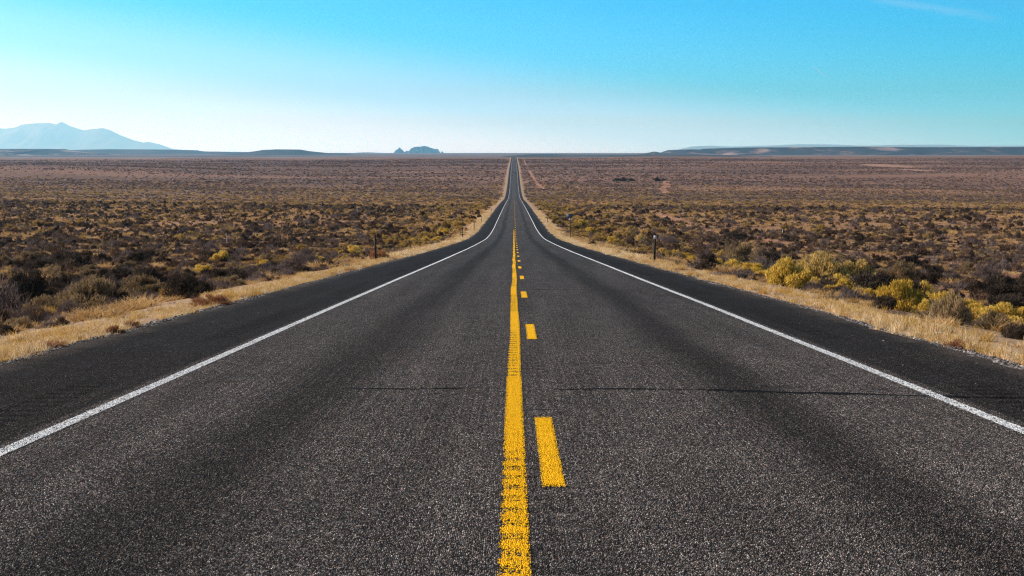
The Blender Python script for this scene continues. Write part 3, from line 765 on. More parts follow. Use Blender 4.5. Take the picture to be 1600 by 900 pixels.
HERO_PLANTS = [
    ('dark', -8.18, 34.66, 0.61, 0.66, 'broad blackish shrub right behind the pale left verge grass, biggest dark bush beside that verge'),
    ('dark', -15.2, 74.06, 1.0, 0.87, 'low blackish shrub behind left verge, just up the road from the broadest dark bush'),
    ('grey', -18.06, 58.71, 1.12, 1.06, 'mauve-grey twiggy bush with pale bare branch tips, in front of dark mounds at left'),
    ('dark', -19.5, 56.39, 1.28, 1.63, 'big dark mounded shrub at the far left edge, behind golden tussock'),
    ('grey', -18.6, 65.17, 0.74, 0.88, 'brownish grey bush right of the pale-tipped twiggy bush, left of the broad blackish shrub'),
    ('dark', -8.41, 22.9, 0.21, 0.23, 'small dark bush at the left picture edge just above the verge grass'),
    ('dark', -16.11, 56.8, 0.26, 0.46, 'little black round bush between mauve twiggy bush and left verge grass'),
    ('dark', -21.16, 80.77, 1.13, 1.1, 'dark brown shrub behind the broad blackish shrub, on its left'),
    ('dark', -34.96, 111.15, 2.26, 1.81, 'long dark thicket bush on the left plain in front of the fence'),
    ('dark', -34.58, 129.39, 1.29, 1.29, 'dark round bush on left plain just in front of fence posts'),
    ('dark', -28.48, 132.61, 1.38, 1.32, 'dark bush on left plain below the pale wooden fence post'),
    ('grey', -14.08, 93.65, 1.31, 1.35, 'pale pinkish grey bush beside left verge, nearest the dark roadside marker post'),
    ('rab', -17.23, 150.62, 1.7, 1.22, 'yellow-green low bush left of the dark roadside marker post with red tumbleweed'),
    ('grey', -16.36, 126.74, 0.97, 0.8, 'small grey bush in front of yellow-green bush on the left verge'),
    ('rab', -14.15, 153.47, 0.76, 0.97, 'small golden bush right behind the red tumbleweed at the left marker post'),
    ('rab', -14.49, 201.07, 1.18, 0.91, 'low yellow bush up the left verge, first beyond the marker post'),
    ('rab', -12.73, 200.47, 0.99, 0.9, 'low yellow bush up the left verge, second beyond the marker post'),
    ('rab', -10.79, 198.07, 1.07, 0.89, 'low olive-yellow bush on left verge, just before second marker post'),
    ('rab', -12.34, 243.33, 1.64, 1.21, 'olive-yellow bush standing behind the low bush before second left marker post'),
    ('tum', -6.94, 71.05, 0.48, 0.45, 'reddish brown tumbleweed clump at the foot of the nearest left marker post'),
    ('tum', -5.94, 20.27, 0.14, 0.13, 'dark red weed clump at the left pavement edge, nearest the camera'),
    ('tum', -5.99, 21.47, 0.13, 0.12, 'red-brown weed clump at left pavement edge, second from the camera'),
    ('tum', -6.23, 28.3, 0.38, 0.18, 'long rusty red weed clump in the left verge grass below the blackish shrubs'),
    ('tum', -6.02, 17.93, 0.16, 0.11, 'rusty weed clump at left pavement edge, lowest in the picture'),
    ('tus', -14.1, 41.88, 0.4, 0.49, 'golden yellow grass tussock in front of the big dark mounded shrub at left'),
    ('tus', -16.91, 53.5, 0.24, 0.34, 'pale small grass tussock right of the golden tussock at left'),
    ('tus', -8.79, 35.21, 0.21, 0.41, 'tall straw-coloured grass tuft leaning in front of the broad blackish shrub'),
    ('tus', -17.39, 48.83, 0.44, 0.35, 'orange-tan grass tussock at left edge, left of the golden tussock'),
    ('rab', 8.59, 45.17, 0.63, 0.98, 'olive-yellow bush forming the left end of the big clump beside right verge'),
    ('rab', 16.37, 76.59, 1.28, 1.87, 'tallest olive-yellow bush in the middle of the big right-hand clump'),
    ('rab', 18.38, 77.3, 0.84, 1.68, 'dark-stemmed ochre bush forming the right end of the big right-hand clump'),
    ('rab', 15.85, 70.58, 0.57, 0.83, 'bright yellow bush low in front of the big olive-yellow clump'),
    ('rab', 11.97, 52.14, 0.47, 0.57, 'yellow bush with green base in front of the big right-hand clump'),
    ('rab', 12.41, 50.28, 0.52, 0.64, 'rounded yellow bush immediately left of the brightest yellow bush'),
    ('rab', 8.27, 30.84, 0.39, 0.64, 'brightest rounded yellow bush beside the right verge, lit on its left'),
    ('rab', 15.33, 53.79, 0.41, 0.88, 'olive-yellow bush tucked behind the right side of the brightest yellow bush'),
    ('rab', 8.26, 28.92, 0.2, 0.26, 'small yellow-green bush right of the brightest yellow bush'),
    ('sage', 7.61, 25.16, 0.3, 0.46, 'grey-green upright bush between the small yellow-green and lime-yellow bushes at right verge'),
    ('rab', 15.47, 47.91, 0.3, 0.48, 'small lime-yellow bush with dark stems left of the rightmost yellow bush'),
    ('rab', 14.32, 42.15, 0.57, 0.76, 'broad lemon-yellow bush near the right picture edge'),
    ('rab', 14.93, 41.82, 0.38, 0.68, 'yellow-green bush cut by the right picture edge, furthest right'),
    ('dark', 31.91, 114.85, 1.45, 1.24, 'dark brown bush before the red dirt track, left one of a dark pair'),
    ('dark', 27.71, 93.82, 1.19, 1.19, 'black mounded bush before the red dirt track, right one of a dark pair'),
    ('grey', 29.48, 88.49, 1.2, 1.28, 'ash-grey twiggy bush behind the big black bush at right edge'),
    ('dark', 22.05, 65.27, 1.24, 1.24, 'big black bush behind the lemon-yellow bush at the right'),
    ('dark', 23.9, 66.48, 0.6, 1.2, 'black bush cut by the right picture edge behind yellow bushes'),
    ('sage', 22.03, 81.09, 0.73, 1.25, 'pale tan-green bush directly behind the brightest yellow bush'),
    ('dark', 27.83, 104.26, 0.94, 0.85, 'small dark bush right of the big olive-yellow clump, behind tan-green bush'),
    ('sage', 16.36, 102.0, 1.34, 2.03, 'olive-tan bush right of the marker post, left half of a tall dark-shaded pair'),
    ('rab', 13.36, 80.76, 0.55, 1.09, 'yellow-green bush in front of the olive-tan and black pair on the right'),
    ('dark', 19.4, 107.04, 1.45, 2.03, 'tall blackish bush just left of the big olive-yellow clump'),
    ('rab', 15.09, 146.48, 0.66, 0.86, 'small dark-hearted yellow bush just right of the right marker post'),
    ('rab', 14.95, 133.57, 0.78, 0.9, 'yellow bush second to the right of the right marker post'),
    ('rab', 16.06, 133.23, 0.72, 1.02, 'yellow-green bush third to the right of the right marker post'),
    ('grey', 15.85, 121.98, 0.72, 1.1, 'grey twiggy bush between yellow bushes and the olive-tan bush at right'),
    ('sage', 16.75, 120.59, 0.65, 0.98, 'tan bush with golden top left of the olive-tan bush at right'),
    ('grey', 15.76, 108.59, 0.59, 0.88, 'small ashen bush at the foot of the olive-tan bush at right'),
    ('rab', 20.48, 140.87, 0.7, 0.89, 'faded yellow bush behind ashen bush, left of the olive-tan bush'),
    ('rab', 13.98, 203.88, 1.19, 1.19, 'yellow-green bush on right verge halfway between the two marker posts'),
    ('rab', 20.01, 225.09, 1.12, 1.22, 'ochre bush behind the right verge, left of the marker post'),
    ('rab', 19.35, 244.81, 1.32, 1.32, 'olive-ochre bush left of the right marker post, further back'),
    ('rab', 13.62, 300.37, 1.89, 1.89, 'yellow bush just right of the dark roadside sign'),
    ('rab', 13.39, 253.09, 1.48, 1.25, 'yellow-olive bush on right verge, right of and nearer than the dark sign'),
    ('tum', 5.54, 18.07, 0.15, 0.11, 'red weed clump at the right pavement edge, nearest the camera'),
    ('tum', 5.56, 21.82, 0.09, 0.09, 'small red weed clump at the right pavement edge, below brightest yellow bush'),
    ('dark', 37.87, 243.34, 2.74, 1.53, 'long dark low bush on the right in front of the dirt track'),
    ('grey', 23.11, 209.1, 1.6, 1.51, "mauve-grey bush behind the right marker post's yellow bushes"),
]

# more of the same low yellow bushes close the gaps in the row beside the right verge
for x_, y_, r_, h_ in ((12.6, 60.5, .62, .62), (12.4, 64.8, .58, .66), (13.9, 57.2, .66, .72), (14.6, 51.2, .55, .66), (14.9, 49.5, .62, .70), (13.2, 45.0, .52, .58),
                       (15.0, 45.2, .60, .66), (15.8, 43.6, .58, .62), (14.0, 39.9, .48, .52), (15.6, 41.0, .55, .60), (11.8, 68.5, .60, .70), (12.0, 73.0, .64, .74), (12.9, 84.0, .66, .78), (12.6, 90.5, .60, .80)):
    HERO_PLANTS.append(('rab', x_, y_, r_, h_, "low olive-yellow bush filling a gap in the yellow row beside the right verge"))
hero_meshes = {}
def hero_mesh(kind, variant):
    key = (kind, variant)
    if key not in hero_meshes:
        hero_meshes[key] = {p: quads(KIND_NAME[kind] + "_" + p, q, ML['stem' if p == 'stems' else PART_MAT[(kind, p)]])
                            for p, q in shrub_parts(kind, 100 + variant * 17 + len(kind) * 5 + ord(kind[0]), 0).items()}
    return hero_meshes[key]
OCHRE_WORDS = ('olive-yellow bush in the middle', 'ochre', 'dark-stemmed', 'faded', 'golden bush')
occupied = []
for n_, (kind, x, y, r, h, label) in enumerate(HERO_PLANTS):
    if kind == 'rab' and any(w in label for w in OCHRE_WORDS): kind = 'ochre'
    me = hero_mesh(kind, n_ % 4)
    z = float(ground_z(x, y)) - 0.03
    rz = float(rng.uniform(0, 6.28))
    if kind == 'tum': r, h = r * 1.25, h * 1.35
    if kind in ('rab', 'ochre', 'sage') and y < 110: r, h = r * 1.32, h + (0.14 if h < 0.9 else 0.0)
    if kind in ('rab', 'ochre') and y < 110: r, h = r * 1.12, h * 0.88
    if x > 12 and y < 50: r *= 1.25
    if kind == 'dark' and y < 110: r, h = r * 1.15, h * 0.92
    sc = (r * 1.08, r * 1.08 * float(rng.uniform(0.85, 1.05)), h * 1.02)
    if len(me) == 1:
        o = link(KIND_NAME[kind], me['foliage']); o.location = (x, y, z); o.rotation_euler = (0, 0, rz); o.scale = sc
    else:
        o = empty(KIND_NAME[kind], (x, y, z), rz); o.scale = sc
        for p in me: link(p, me[p], o)
    tag(o, label, KIND_CAT[kind], KIND_GROUP[kind])
    occupied.append((x, y, r))
occ = np.array(occupied)

# ---- the scrub of the plain: where each plant stands
HALF = 0.415
def track_x(y): return np.interp(y, [q[1] for q in TRACK], [q[0] for q in TRACK])

def scatter(g, y0, y1, per_m2, xmin=8.6):
    area = HALF * (y1**2 - y0**2)
    n = int(area * per_m2)
    y = np.sqrt(g.uniform(y0**2, y1**2, n)); x = g.uniform(-HALF, HALF, n) * y
    edge = np.where(x < 0, -x - 0.5, x)
    keep = edge > xmin + 1.6 * vnoise(y / 6, x * 0, 51)
    tx = track_x(y)
    keep &= ~((np.abs(x - tx) < 1.5) & (g.uniform(size=n) < 0.85))
    keep &= ~((x > tx - 9) & (x < tx - 2) & (y < 330) & (g.uniform(size=n) < 0.45))
    return x[keep], y[keep]

def clumped(g, x, y, lo, hi, scale, seed):
    d = 0.5 + 0.5 * vnoise(x / scale, y / scale, seed) * 0.9 + 0.22 * vnoise(x / (scale * 4), y / (scale * 4), seed + 1)
    return g.uniform(size=len(x)) < np.interp(d, [0.25, 0.75], [lo, hi])

def free_of_heroes(x, y, pad=0.8):
    ok = np.ones(len(x), bool)
    for hx, hy, hr in occ:
        ok &= (x - hx)**2 + (y - hy)**2 > (hr * pad + 0.3)**2
    return ok

def on_bare(x, y):
    b = np.zeros(len(x), bool)
    for cx, cy, rx, ry in ((531, 2040, 26, 85), (556, 1990, 16, 55), (505, 1790, 17, 62)):
        b |= ((x - cx) / rx)**2 + ((y - cy) / ry)**2 < 1
    return b

g0 = np.random.default_rng(11)
# near scrub, sorted by how large it shows: the first become things of their own
xs, ys = scatter(g0, 16, 250, 0.52, 7.6)
k = clumped(g0, xs, ys, 0.35, 1.0, 9, 61) & free_of_heroes(xs, ys)
xs, ys = xs[k], ys[k]
inner = np.where(xs < 0, -xs - 0.5, xs)
size = np.clip(g0.lognormal(-0.80, 0.45, len(xs)), 0.18, 1.25) * np.interp(inner, [7, 9, 12], [0.4, 0.55, 1.0])
kinds = np.where(g0.uniform(size=len(xs)) < 0.50, 0, np.where(g0.uniform(size=len(xs)) < 0.55, 1, 2))   # dark, grey, sage
# yellow bushes keep to the roadside
yb = (inner < 26) & (ys > 90) & (g0.uniform(size=len(xs)) < np.interp(inner, [8, 26], [0.55, 0.05]))
kinds = np.where(yb, 3, kinds)
seen = size / np.hypot(xs, ys) * (np.abs(xs) < 0.365 * ys)
order = np.argsort(-seen)
N_THINGS = 225
things, rest = order[:N_THINGS], order[N_THINGS:]
KN = ['dark', 'grey', 'sage', 'rab']
NEAR_LABEL = {
    ('dark', 0): "dark low bush on the left between road verge and wire fence", ('dark', 1): "dark low bush on the right between road verge and wire fence",
    ('grey', 0): "grey-brown twiggy bush on the left between road verge and wire fence", ('grey', 1): "grey-brown twiggy bush on the right between road verge and wire fence",
    ('sage', 0): "tan-olive bush on the left between road verge and wire fence", ('sage', 1): "tan-olive bush on the right between road verge and wire fence",
    ('rab', 0): "yellowish bush in the row along the left verge", ('rab', 1): "yellowish bush in the row along the right verge"}
FAR_LABEL = {q: s.replace("between road verge and wire fence", "plain beyond the wire fence") for q, s in NEAR_LABEL.items()}
for i in things:
    kd = KN[kinds[i]]
    me = hero_mesh(kd, int(g0.integers(0, 4)))
    x, y = float(xs[i]), float(ys[i])
    s = float(size[i])
    o = empty(KIND_NAME[kd], (x, y, float(ground_z(x, y)) - 0.03), float(g0.uniform(0, 6.28)))
    o.scale = (s * float(g0.uniform(0.95, 1.35)), s, s * float(g0.uniform(0.65, 1.0)))
    for p in me: link(p, me[p], o)
    lab = (NEAR_LABEL if abs(x) < 47 else FAR_LABEL)[(kd, int(x > 0))]
    tag(o, lab, 'bush', lab.replace('bush', 'bushes', 1))

# ---- the rest, far past counting: masses of instanced plants
protos = {}
def proto_collection(name, specs):
    c = bpy.data.collections.new(name)
    for j, (quad, mat) in enumerate(specs):
        me = bpy.data.meshes.new("x")
        bpy.data.meshes.remove(me)
        me = quads("%s_form" % name, quad, mat)
        o = bpy.data.objects.new("%s_form_%02d" % (name, j), me)
        c.objects.link(o)
    return c, len(specs)

def stuff(name, pts, scl, sclz, coll, nform, label, cat, seed, tilt=0.0):
    g = np.random.default_rng(seed)
    n = len(pts)
    me = bpy.data.meshes.new(name)
    me.vertices.add(n); me.vertices.foreach_set("co", np.asarray(pts, np.float32).ravel())
    def attr(nm, typ, data, key="value"):
        a = me.attributes.new(nm, typ, 'POINT'); a.data.foreach_set(key, np.ascontiguousarray(data).ravel())
    attr("form", 'INT', g.integers(0, nform, n).astype(np.int32))
    attr("rot", 'FLOAT_VECTOR', np.stack([g.normal(size=n) * tilt, g.normal(size=n) * tilt, g.uniform(0, 6.283, n)], 1).astype(np.float32), "vector")
    attr("scl", 'FLOAT_VECTOR', np.stack([scl, scl * g.uniform(0.8, 1.2, n), sclz], 1).astype(np.float32), "vector")
    o = link(name, me)
    ng = bpy.data.node_groups.new(name + "_scatter", 'GeometryNodeTree')
    ng.interface.new_socket("Geometry", in_out='INPUT', socket_type='NodeSocketGeometry')
    ng.interface.new_socket("Geometry", in_out='OUTPUT', socket_type='NodeSocketGeometry')
    N = ng.nodes; L = ng.links
    gi, go = N.new("NodeGroupInput"), N.new("NodeGroupOutput")
    ci = N.new("GeometryNodeCollectionInfo"); ci.inputs["Collection"].default_value = coll
    ci.inputs["Separate Children"].default_value = True; ci.inputs["Reset Children"].default_value = True
    ip = N.new("GeometryNodeInstanceOnPoints"); ip.inputs["Pick Instance"].default_value = True
    def na(nm, typ):
        x = N.new("GeometryNodeInputNamedAttribute"); x.data_type = typ; x.inputs[0].default_value = nm
        return x.outputs["Attribute"]
    L.new(gi.outputs[0], ip.inputs["Points"]); L.new(ci.outputs[0], ip.inputs["Instance"])
    L.new(na("form", 'INT'), ip.inputs["Instance Index"]); L.new(na("rot", 'FLOAT_VECTOR'), ip.inputs["Rotation"]); L.new(na("scl", 'FLOAT_VECTOR'), ip.inputs["Scale"])
    L.new(ip.outputs[0], go.inputs[0])
    md = o.modifiers.new("scatter", 'NODES'); md.node_group = ng
    tag(o, label, cat, kind="stuff")
    return o

def merged(kind, seed, lod):
    return np.concatenate([q for p, q in shrub_parts(kind, seed, lod).items()], 0)

def P3(x, y, dz=-0.03): return np.stack([x, y, ground_z(x, y) + dz], 1)

scrub1, n1 = proto_collection("scrub_near", [(merged('dark', 300 + j, 1), ML['plain']) for j in range(5)] + [(merged('grey', 310 + j, 1), ML['plain']) for j in range(2)] + [(merged('grey', 316 + j, 1), ML['grey']) for j in range(2)] + [(merged('sage', 320 + j, 1), ML['sage']) for j in range(1)])
scrub2, n2 = proto_collection("scrub_far", [(merged('dark', 330 + j, 2), ML['farscrub']) for j in range(7)] + [(merged('grey', 340 + j, 2), ML['farscrub']) for j in range(2)])
yel1, ny1 = proto_collection("rabbitbrush_plain", [(merged('rab', 350 + j, 1), ML['plainyellow']) for j in range(4)])
yel2, ny2 = proto_collection("rabbitbrush_far", [(merged('rab', 360 + j, 2), ML['plainyellow']) for j in range(4)])
gra1, ng1 = proto_collection("bunch_grass", [(merged('tus', 370 + j, 1), ML['plaingrass']) for j in range(5)] + [(merged('tus', 376 + j, 1), ML['grey']) for j in range(2)])
gra2, ng2 = proto_collection("bunch_grass_far", [(merged('tus', 380 + j, 2), ML['plaingrass']) for j in range(4)])

# scrub
rx, ry, rs, rk = xs[rest], ys[rest], size[rest], kinds[rest]
px, py, ps = [rx[rk < 3]], [ry[rk < 3]], [rs[rk < 3]]
yx, yy_, ysz = [rx[rk == 3]], [ry[rk == 3]], [rs[rk == 3]]
x, y = scatter(g0, 250, 620, 0.24); k = clumped(g0, x, y, 0.35, 1.0, 16, 63)
x, y = x[k], y[k]; s = np.clip(g0.lognormal(-0.6, 0.42, len(x)), 0.25, 1.5)
inner = np.where(x < 0, -x - .5, x)
yb = (inner < 34) & (g0.uniform(size=len(x)) < np.interp(inner, [9, 34], [0.6, 0.05]))
yb |= (g0.uniform(size=len(x)) < 0.10)
px.append(x[~yb]); py.append(y[~yb]); ps.append(s[~yb]); yx.append(x[yb]); yy_.append(y[yb]); ysz.append(s[yb])
px, py, ps = map(np.concatenate, (px, py, ps))
yx, yy_, ysz = map(np.concatenate, (yx, yy_, ysz))
stuff("sagebrush_scrub", P3(px, py), ps, ps * g0.uniform(0.75, 1.1, len(ps)), scrub1, n1, "dark scrub covering the plain on both sides of the road", "scrub", 1)
stuff("rabbitbrush_scrub", P3(yx, yy_), ysz, ysz * g0.uniform(0.7, 1.0, len(ysz)), yel1, ny1, "yellow-olive scrub dotted along the road verges and plain", "scrub", 2)
x, y = scatter(g0, 620, 1300, 0.14); k = clumped(g0, x / 3.5, y, 0.25, 1.0, 26, 65); x, y = x[k], y[k]
x2, y2 = scatter(g0, 1300, 2800, 0.045); k = clumped(g0, x2 / 4.5, y2, 0.12, 1.0, 46, 67) & ~on_bare(x2, y2); x2, y2 = x2[k], y2[k]
s = np.concatenate([np.clip(g0.lognormal(-0.5, 0.42, len(x)), 0.25, 1.7), np.clip(g0.lognormal(-0.25, 0.42, len(x2)), 0.35, 2.0)])
x = np.concatenate([x, x2]); y = np.concatenate([y, y2])
stuff("distant_scrub", P3(x, y), s, s * 0.62, scrub2, n2, "fine dark scrub on the far side of the valley", "scrub", 3)
x, y = scatter(g0, 560, 1350, 0.024); k = clumped(g0, x, y, 0.3, 1.0, 40, 68) & (g0.uniform(size=len(x)) < np.interp(y, [760, 1350], [1, 0.04])); x, y = x[k], y[k]
s = np.clip(g0.lognormal(-0.1, 0.3, len(x)), 0.4, 2)
stuff("distant_rabbitbrush", P3(x, y), s, s * 0.6, yel2, ny2, "yellow scrub speckling the slope down to the valley floor", "scrub", 4)

# bunch grass between the shrubs
x, y = scatter(g0, 14, 250, 1.15, 7.8); k = clumped(g0, x, y, 0.25, 1.0, 7, 71) & free_of_heroes(x, y, 0.7); x, y = x[k], y[k]
s = np.clip(g0.lognormal(-1.15, 0.35, len(x)), 0.14, 0.7)
s = s * np.interp(y, [30, 90], [0.62, 1.0])
stuff("bunch_grass", P3(x, y), s * 1.5, s * 0.85, gra1, ng1, "tan bunch grass between the bushes of the plain", "grass", 5)
x, y = scatter(g0, 250, 1350, 0.20); k = clumped(g0, x, y, 0.2, 1.0, 22, 73) & (g0.uniform(size=len(x)) < np.interp(y, [620, 1350], [1, 0.06])); x, y = x[k], y[k]
s = np.clip(g0.lognormal(-0.55, 0.35, len(x)), 0.25, 1.1)
stuff("distant_grass", P3(x, y), s * 1.3, s * 0.8, gra2, ng2, "tan grass clumps further down the slope", "grass", 6)

# ---- straw along both pavement edges
def tuft(seed, n, h, spread, wide):
    g = np.random.default_rng(seed)
    a = g.uniform(0, 2 * math.pi, n); q = np.sqrt(g.uniform(0, 1, n)) * spread
    P = np.stack([np.cos(a) * q, np.sin(a) * q, np.full(n, -0.01)], 1)
    D = unit(np.stack([g.normal(size=n) * .42, g.normal(size=n) * .42, np.ones(n)], 1))
    return blades(g, P, D, g.uniform(0.5, 1.1, n) * h, np.full(n, wide), 0.3, 0.6)
straw1, ns1 = proto_collection("straw_tuft", [(tuft(400 + j, 46, 0.17, 0.10, 0.006), ML['straw']) for j in range(5)] + [(tuft(410 + j, 42, 0.21, 0.08, 0.006), ML['gold']) for j in range(3)] + [(tuft(415, 34, 0.14, 0.10, 0.007), ML['grey'])] + [(tuft(418, 34, 0.12, 0.10, 0.008), ML['tum'])])
straw2, ns2 = proto_collection("straw_far", [(tuft(420 + j, 30, 0.26, 0.25, 0.022), ML['straw']) for j in range(3)] + [(tuft(425, 30, 0.28, 0.22, 0.022), ML['gold'])])
def strip_points(g, y0, y1, per_m2, wl, wr):
    X, Y = [], []
    for side, e, w in ((-1, SHOULDER_L, wl), (1, SHOULDER_R, wr)):
        n = int((y1 - y0) * w * per_m2 * 1.6)
        y = g.uniform(y0, y1, n)
        d = g.uniform(-0.05, w * 1.6, n)
        edge = (0.20 if side < 0 else 0.10) + 0.18 * vnoise(y / 1.1, y * 0, 81 + side) + 0.12 * vnoise(y / 4.0, y * 0, 83 + side)
        dens = np.interp(d, [0, 0.06, w * 0.8, w * 1.6], [0, 1, 0.9, 0.06]) * (d > edge)
        dens *= np.interp(vnoise(y / 2.6, d / 0.8, 85 + side), [-0.4, 0.4] if side < 0 else [-0.3, 0.5], [0.06, 1.0] if side < 0 else [0.06, 1.0])
        k = g.uniform(size=n) < dens
        X.append(e + side * d[k]); Y.append(y[k])
    return np.concatenate(X), np.concatenate(Y)
x, y = strip_points(g0, 10, 75, 95, 1.1, 1.1)
s = g0.uniform(0.55, 1.25, len(x))
stuff("verge_grass", P3(x, y, -0.01), s, s * np.interp(vnoise(x / 0.8, y / 1.6, 87), [-0.7, 0.7], [0.45, 1.3]), straw1, ns1, "pale straw grass along both edges of the pavement", "grass", 7, 0.12)
x, y = strip_points(g0, 75, 420, 11, 2.0, 1.8)
s = g0.uniform(0.6, 1.2, len(x))
stuff("verge_grass_downhill", P3(x, y, -0.01), s, s * 0.8, straw2, ns2, "pale straw grass edging the road further downhill", "grass", 8, 0.1)

# ---- loose gravel along the crumbling pavement edges
gm, t = material("edge_gravel")
oi_ = t.new("ShaderNodeObjectInfo")
t.out(t.principled(t.ramp(oi_.outputs["Random"], [(0, (0.035, 0.033, 0.033)), (0.45, (0.12, 0.11, 0.105)), (0.8, (0.26, 0.23, 0.21)), (1, (0.45, 0.40, 0.36))]), 0.9, 0.15))
def pebble(seed):
    g = np.random.default_rng(seed)
    v = []
    for z_, r_ in ((-0.3, 0.55), (0.05, 1.0), (0.45, 0.6)):
        for j in range(6):
            a = j * math.pi / 3 + g.normal() * 0.2
            q = r_ * g.uniform(0.75, 1.2)
            v.append((q * math.cos(a), q * math.sin(a) * 0.8, z_ + g.normal() * 0.07))
    F = []
    for k_ in (0, 6):
        for j in range(6): F.append((k_ + j, k_ + (j + 1) % 6, k_ + 6 + (j + 1) % 6, k_ + 6 + j))
    F += [(12, 13, 14, 15), (12, 15, 16, 17)]
    v = np.array(v)
    return v[np.array(F)].reshape(-1, 3)
peb, npb = proto_collection("pebble", [(pebble(500 + j), gm) for j in range(5)])
n = 15000
y = 9 + 75 * g0.uniform(size=n) ** 1.5
side = np.where(g0.uniform(size=n) < 0.55, -1, 1)
d_ = np.abs(g0.normal(size=n)) * 0.16 - 0.06 + 0.10 * vnoise(y / 1.5, side * 3.0, 95)
far_ = g0.uniform(size=n) < 0.05
d_ = np.where(far_, -g0.uniform(0, 1.7, n), d_)
x = np.where(side < 0, SHOULDER_L - d_, SHOULDER_R + d_)
on_road = d_ < 0.12
z = np.where(on_road, np.maximum(road_z(y) + 0.002, ground_z(x, y)), ground_z(x, y))
s = np.clip(g0.lognormal(-4.3, 0.45, n), 0.006, 0.035) * np.where(far_, 0.6, 1.0)
stuff("gravel", np.stack([x, y, z], 1), s, s * 0.8, peb, npb, "loose grey gravel along the crumbling pavement edges", "gravel", 9, 0.3)
# ------------------------------------------------------------------ roadside things
def box(bm_v, bm_f, cx, cy, cz, sx, sy, sz):
    b = len(bm_v)
    for dz in (-.5, .5):
        for dy in (-.5, .5):
            for dx in (-.5, .5):
                bm_v.append((cx + dx * sx, cy + dy * sy, cz + dz * sz))
    for f in ((0, 2, 3, 1), (4, 5, 7, 6), (0, 1, 5, 4), (2, 6, 7, 3), (0, 4, 6, 2), (1, 3, 7, 5)):
        bm_f.append(tuple(b + i for i in f))

def boxes(name, lst, mat):
    v, f = [], []
    for b in lst: box(v, f, *b)
    return mesh_polys(name, v, f, mat)

def flat_mat(name, a, b, rough=0.6, scale=9.0, metallic=0.0, spec=0.4):
    m, t = material(name)
    n = t.noise(t.coords(), scale, 5, 0.65)
    t.out(t.principled(t.mix(t.smooth(n, 0.3, 0.7), a, b), rough, spec, t.bump(n, 0.15, 0.01), metallic))
    return m
m_steel = flat_mat("weathered_steel", (0.030, 0.030, 0.032), (0.075, 0.070, 0.066), 0.65, 6, 0.3)
m_post = flat_mat("dark_post_steel", (0.014, 0.014, 0.015), (0.035, 0.032, 0.030), 0.7, 6, 0.2)
m_refl = flat_mat("reflector_white", (0.62, 0.64, 0.60), (0.74, 0.75, 0.70), 0.35, 12)
m_wood = flat_mat("weathered_wood", (0.30, 0.26, 0.22), (0.52, 0.47, 0.41), 0.9, 7, 0, 0.1)
m_wire = flat_mat("rusty_wire", (0.06, 0.045, 0.035), (0.12, 0.09, 0.07), 0.7, 10, 0.4)
m_panel = flat_mat("sign_panel_blue_grey_backlit", (0.055, 0.075, 0.10), (0.085, 0.105, 0.135), 0.5, 4)  # panel's backlit shade is put into this dark base colour
m_plate = flat_mat("pale_plate", (0.50, 0.51, 0.52), (0.62, 0.62, 0.62), 0.5, 6)

# channel-section marker posts
post_me = boxes("marker_post", [(0, 0.000, 0.52, 0.085, 0.008, 1.54), (-0.0425, -0.018, 0.52, 0.007, 0.036, 1.54), (0.0425, -0.018, 0.52, 0.007, 0.036, 1.54)], m_post)
refl_me = boxes("reflector", [(0, -0.030, 1.19, 0.135, 0.010, 0.17)], m_refl)
for x, y, s, tilt, refl, label in (
        (-6.85, 68.6, 1.0, -0.02, False, "thin dark marker post with red tumbleweed at its foot, nearest on the left"),
        (-6.9, 186, 1.0, 0.0, False, "second marker post along the left verge, where the road starts to level out"),
        (-6.7, 233, 0.95, 0.02, False, "third marker post along the left verge, thin and grey"),
        (-6.6, 283, 0.95, 0.0, False, "fourth marker post along the left verge, inside the road's bend"),
        (-6.5, 398, 0.95, 0.0, False, "fifth and smallest marker post up the left verge"),
        (6.62, 68.6, 1.0, 0.02, True, "dark marker post with white reflector on top beside the right pavement edge"),
        (6.5, 283, 0.95, 0.0, True, "tiny marker post beyond the dark sign on the right verge")):
    t_ = empty("marker_post", (x, y, float(ground_z(x, y))))
    t_.rotation_euler = (0, tilt, 0.05); t_.scale = (1, 1, s)
    link("post", post_me, t_)
    if refl: link("reflector", refl_me, t_)
    tag(t_, label, "marker post", "marker posts along the road")

# tall sign on the right
x, y = 7.25, 187.0
t_ = empty("road_sign", (x, y, float(ground_z(x, y))))
link("post", boxes("sign_post", [(0, 0, 1.35, 0.09, 0.05, 3.5), (0.04, 0.03, 1.35, 0.012, 0.03, 3.5)], m_steel), t_)
link("panel", boxes("sign_panel", [(-0.12, -0.035, 2.98, 0.76, 0.012, 0.55), (-0.12, -0.022, 2.85, 0.62, 0.016, 0.04), (-0.12, -0.022, 3.12, 0.62, 0.016, 0.04)], m_panel), t_)
link("plate", boxes("sign_plate", [(-0.08, -0.036, 2.50, 0.24, 0.012, 0.20)], m_plate), t_)
tag(t_, "tall roadside sign with a blue-grey panel coloured dark as if backlit on the right verge", "sign")

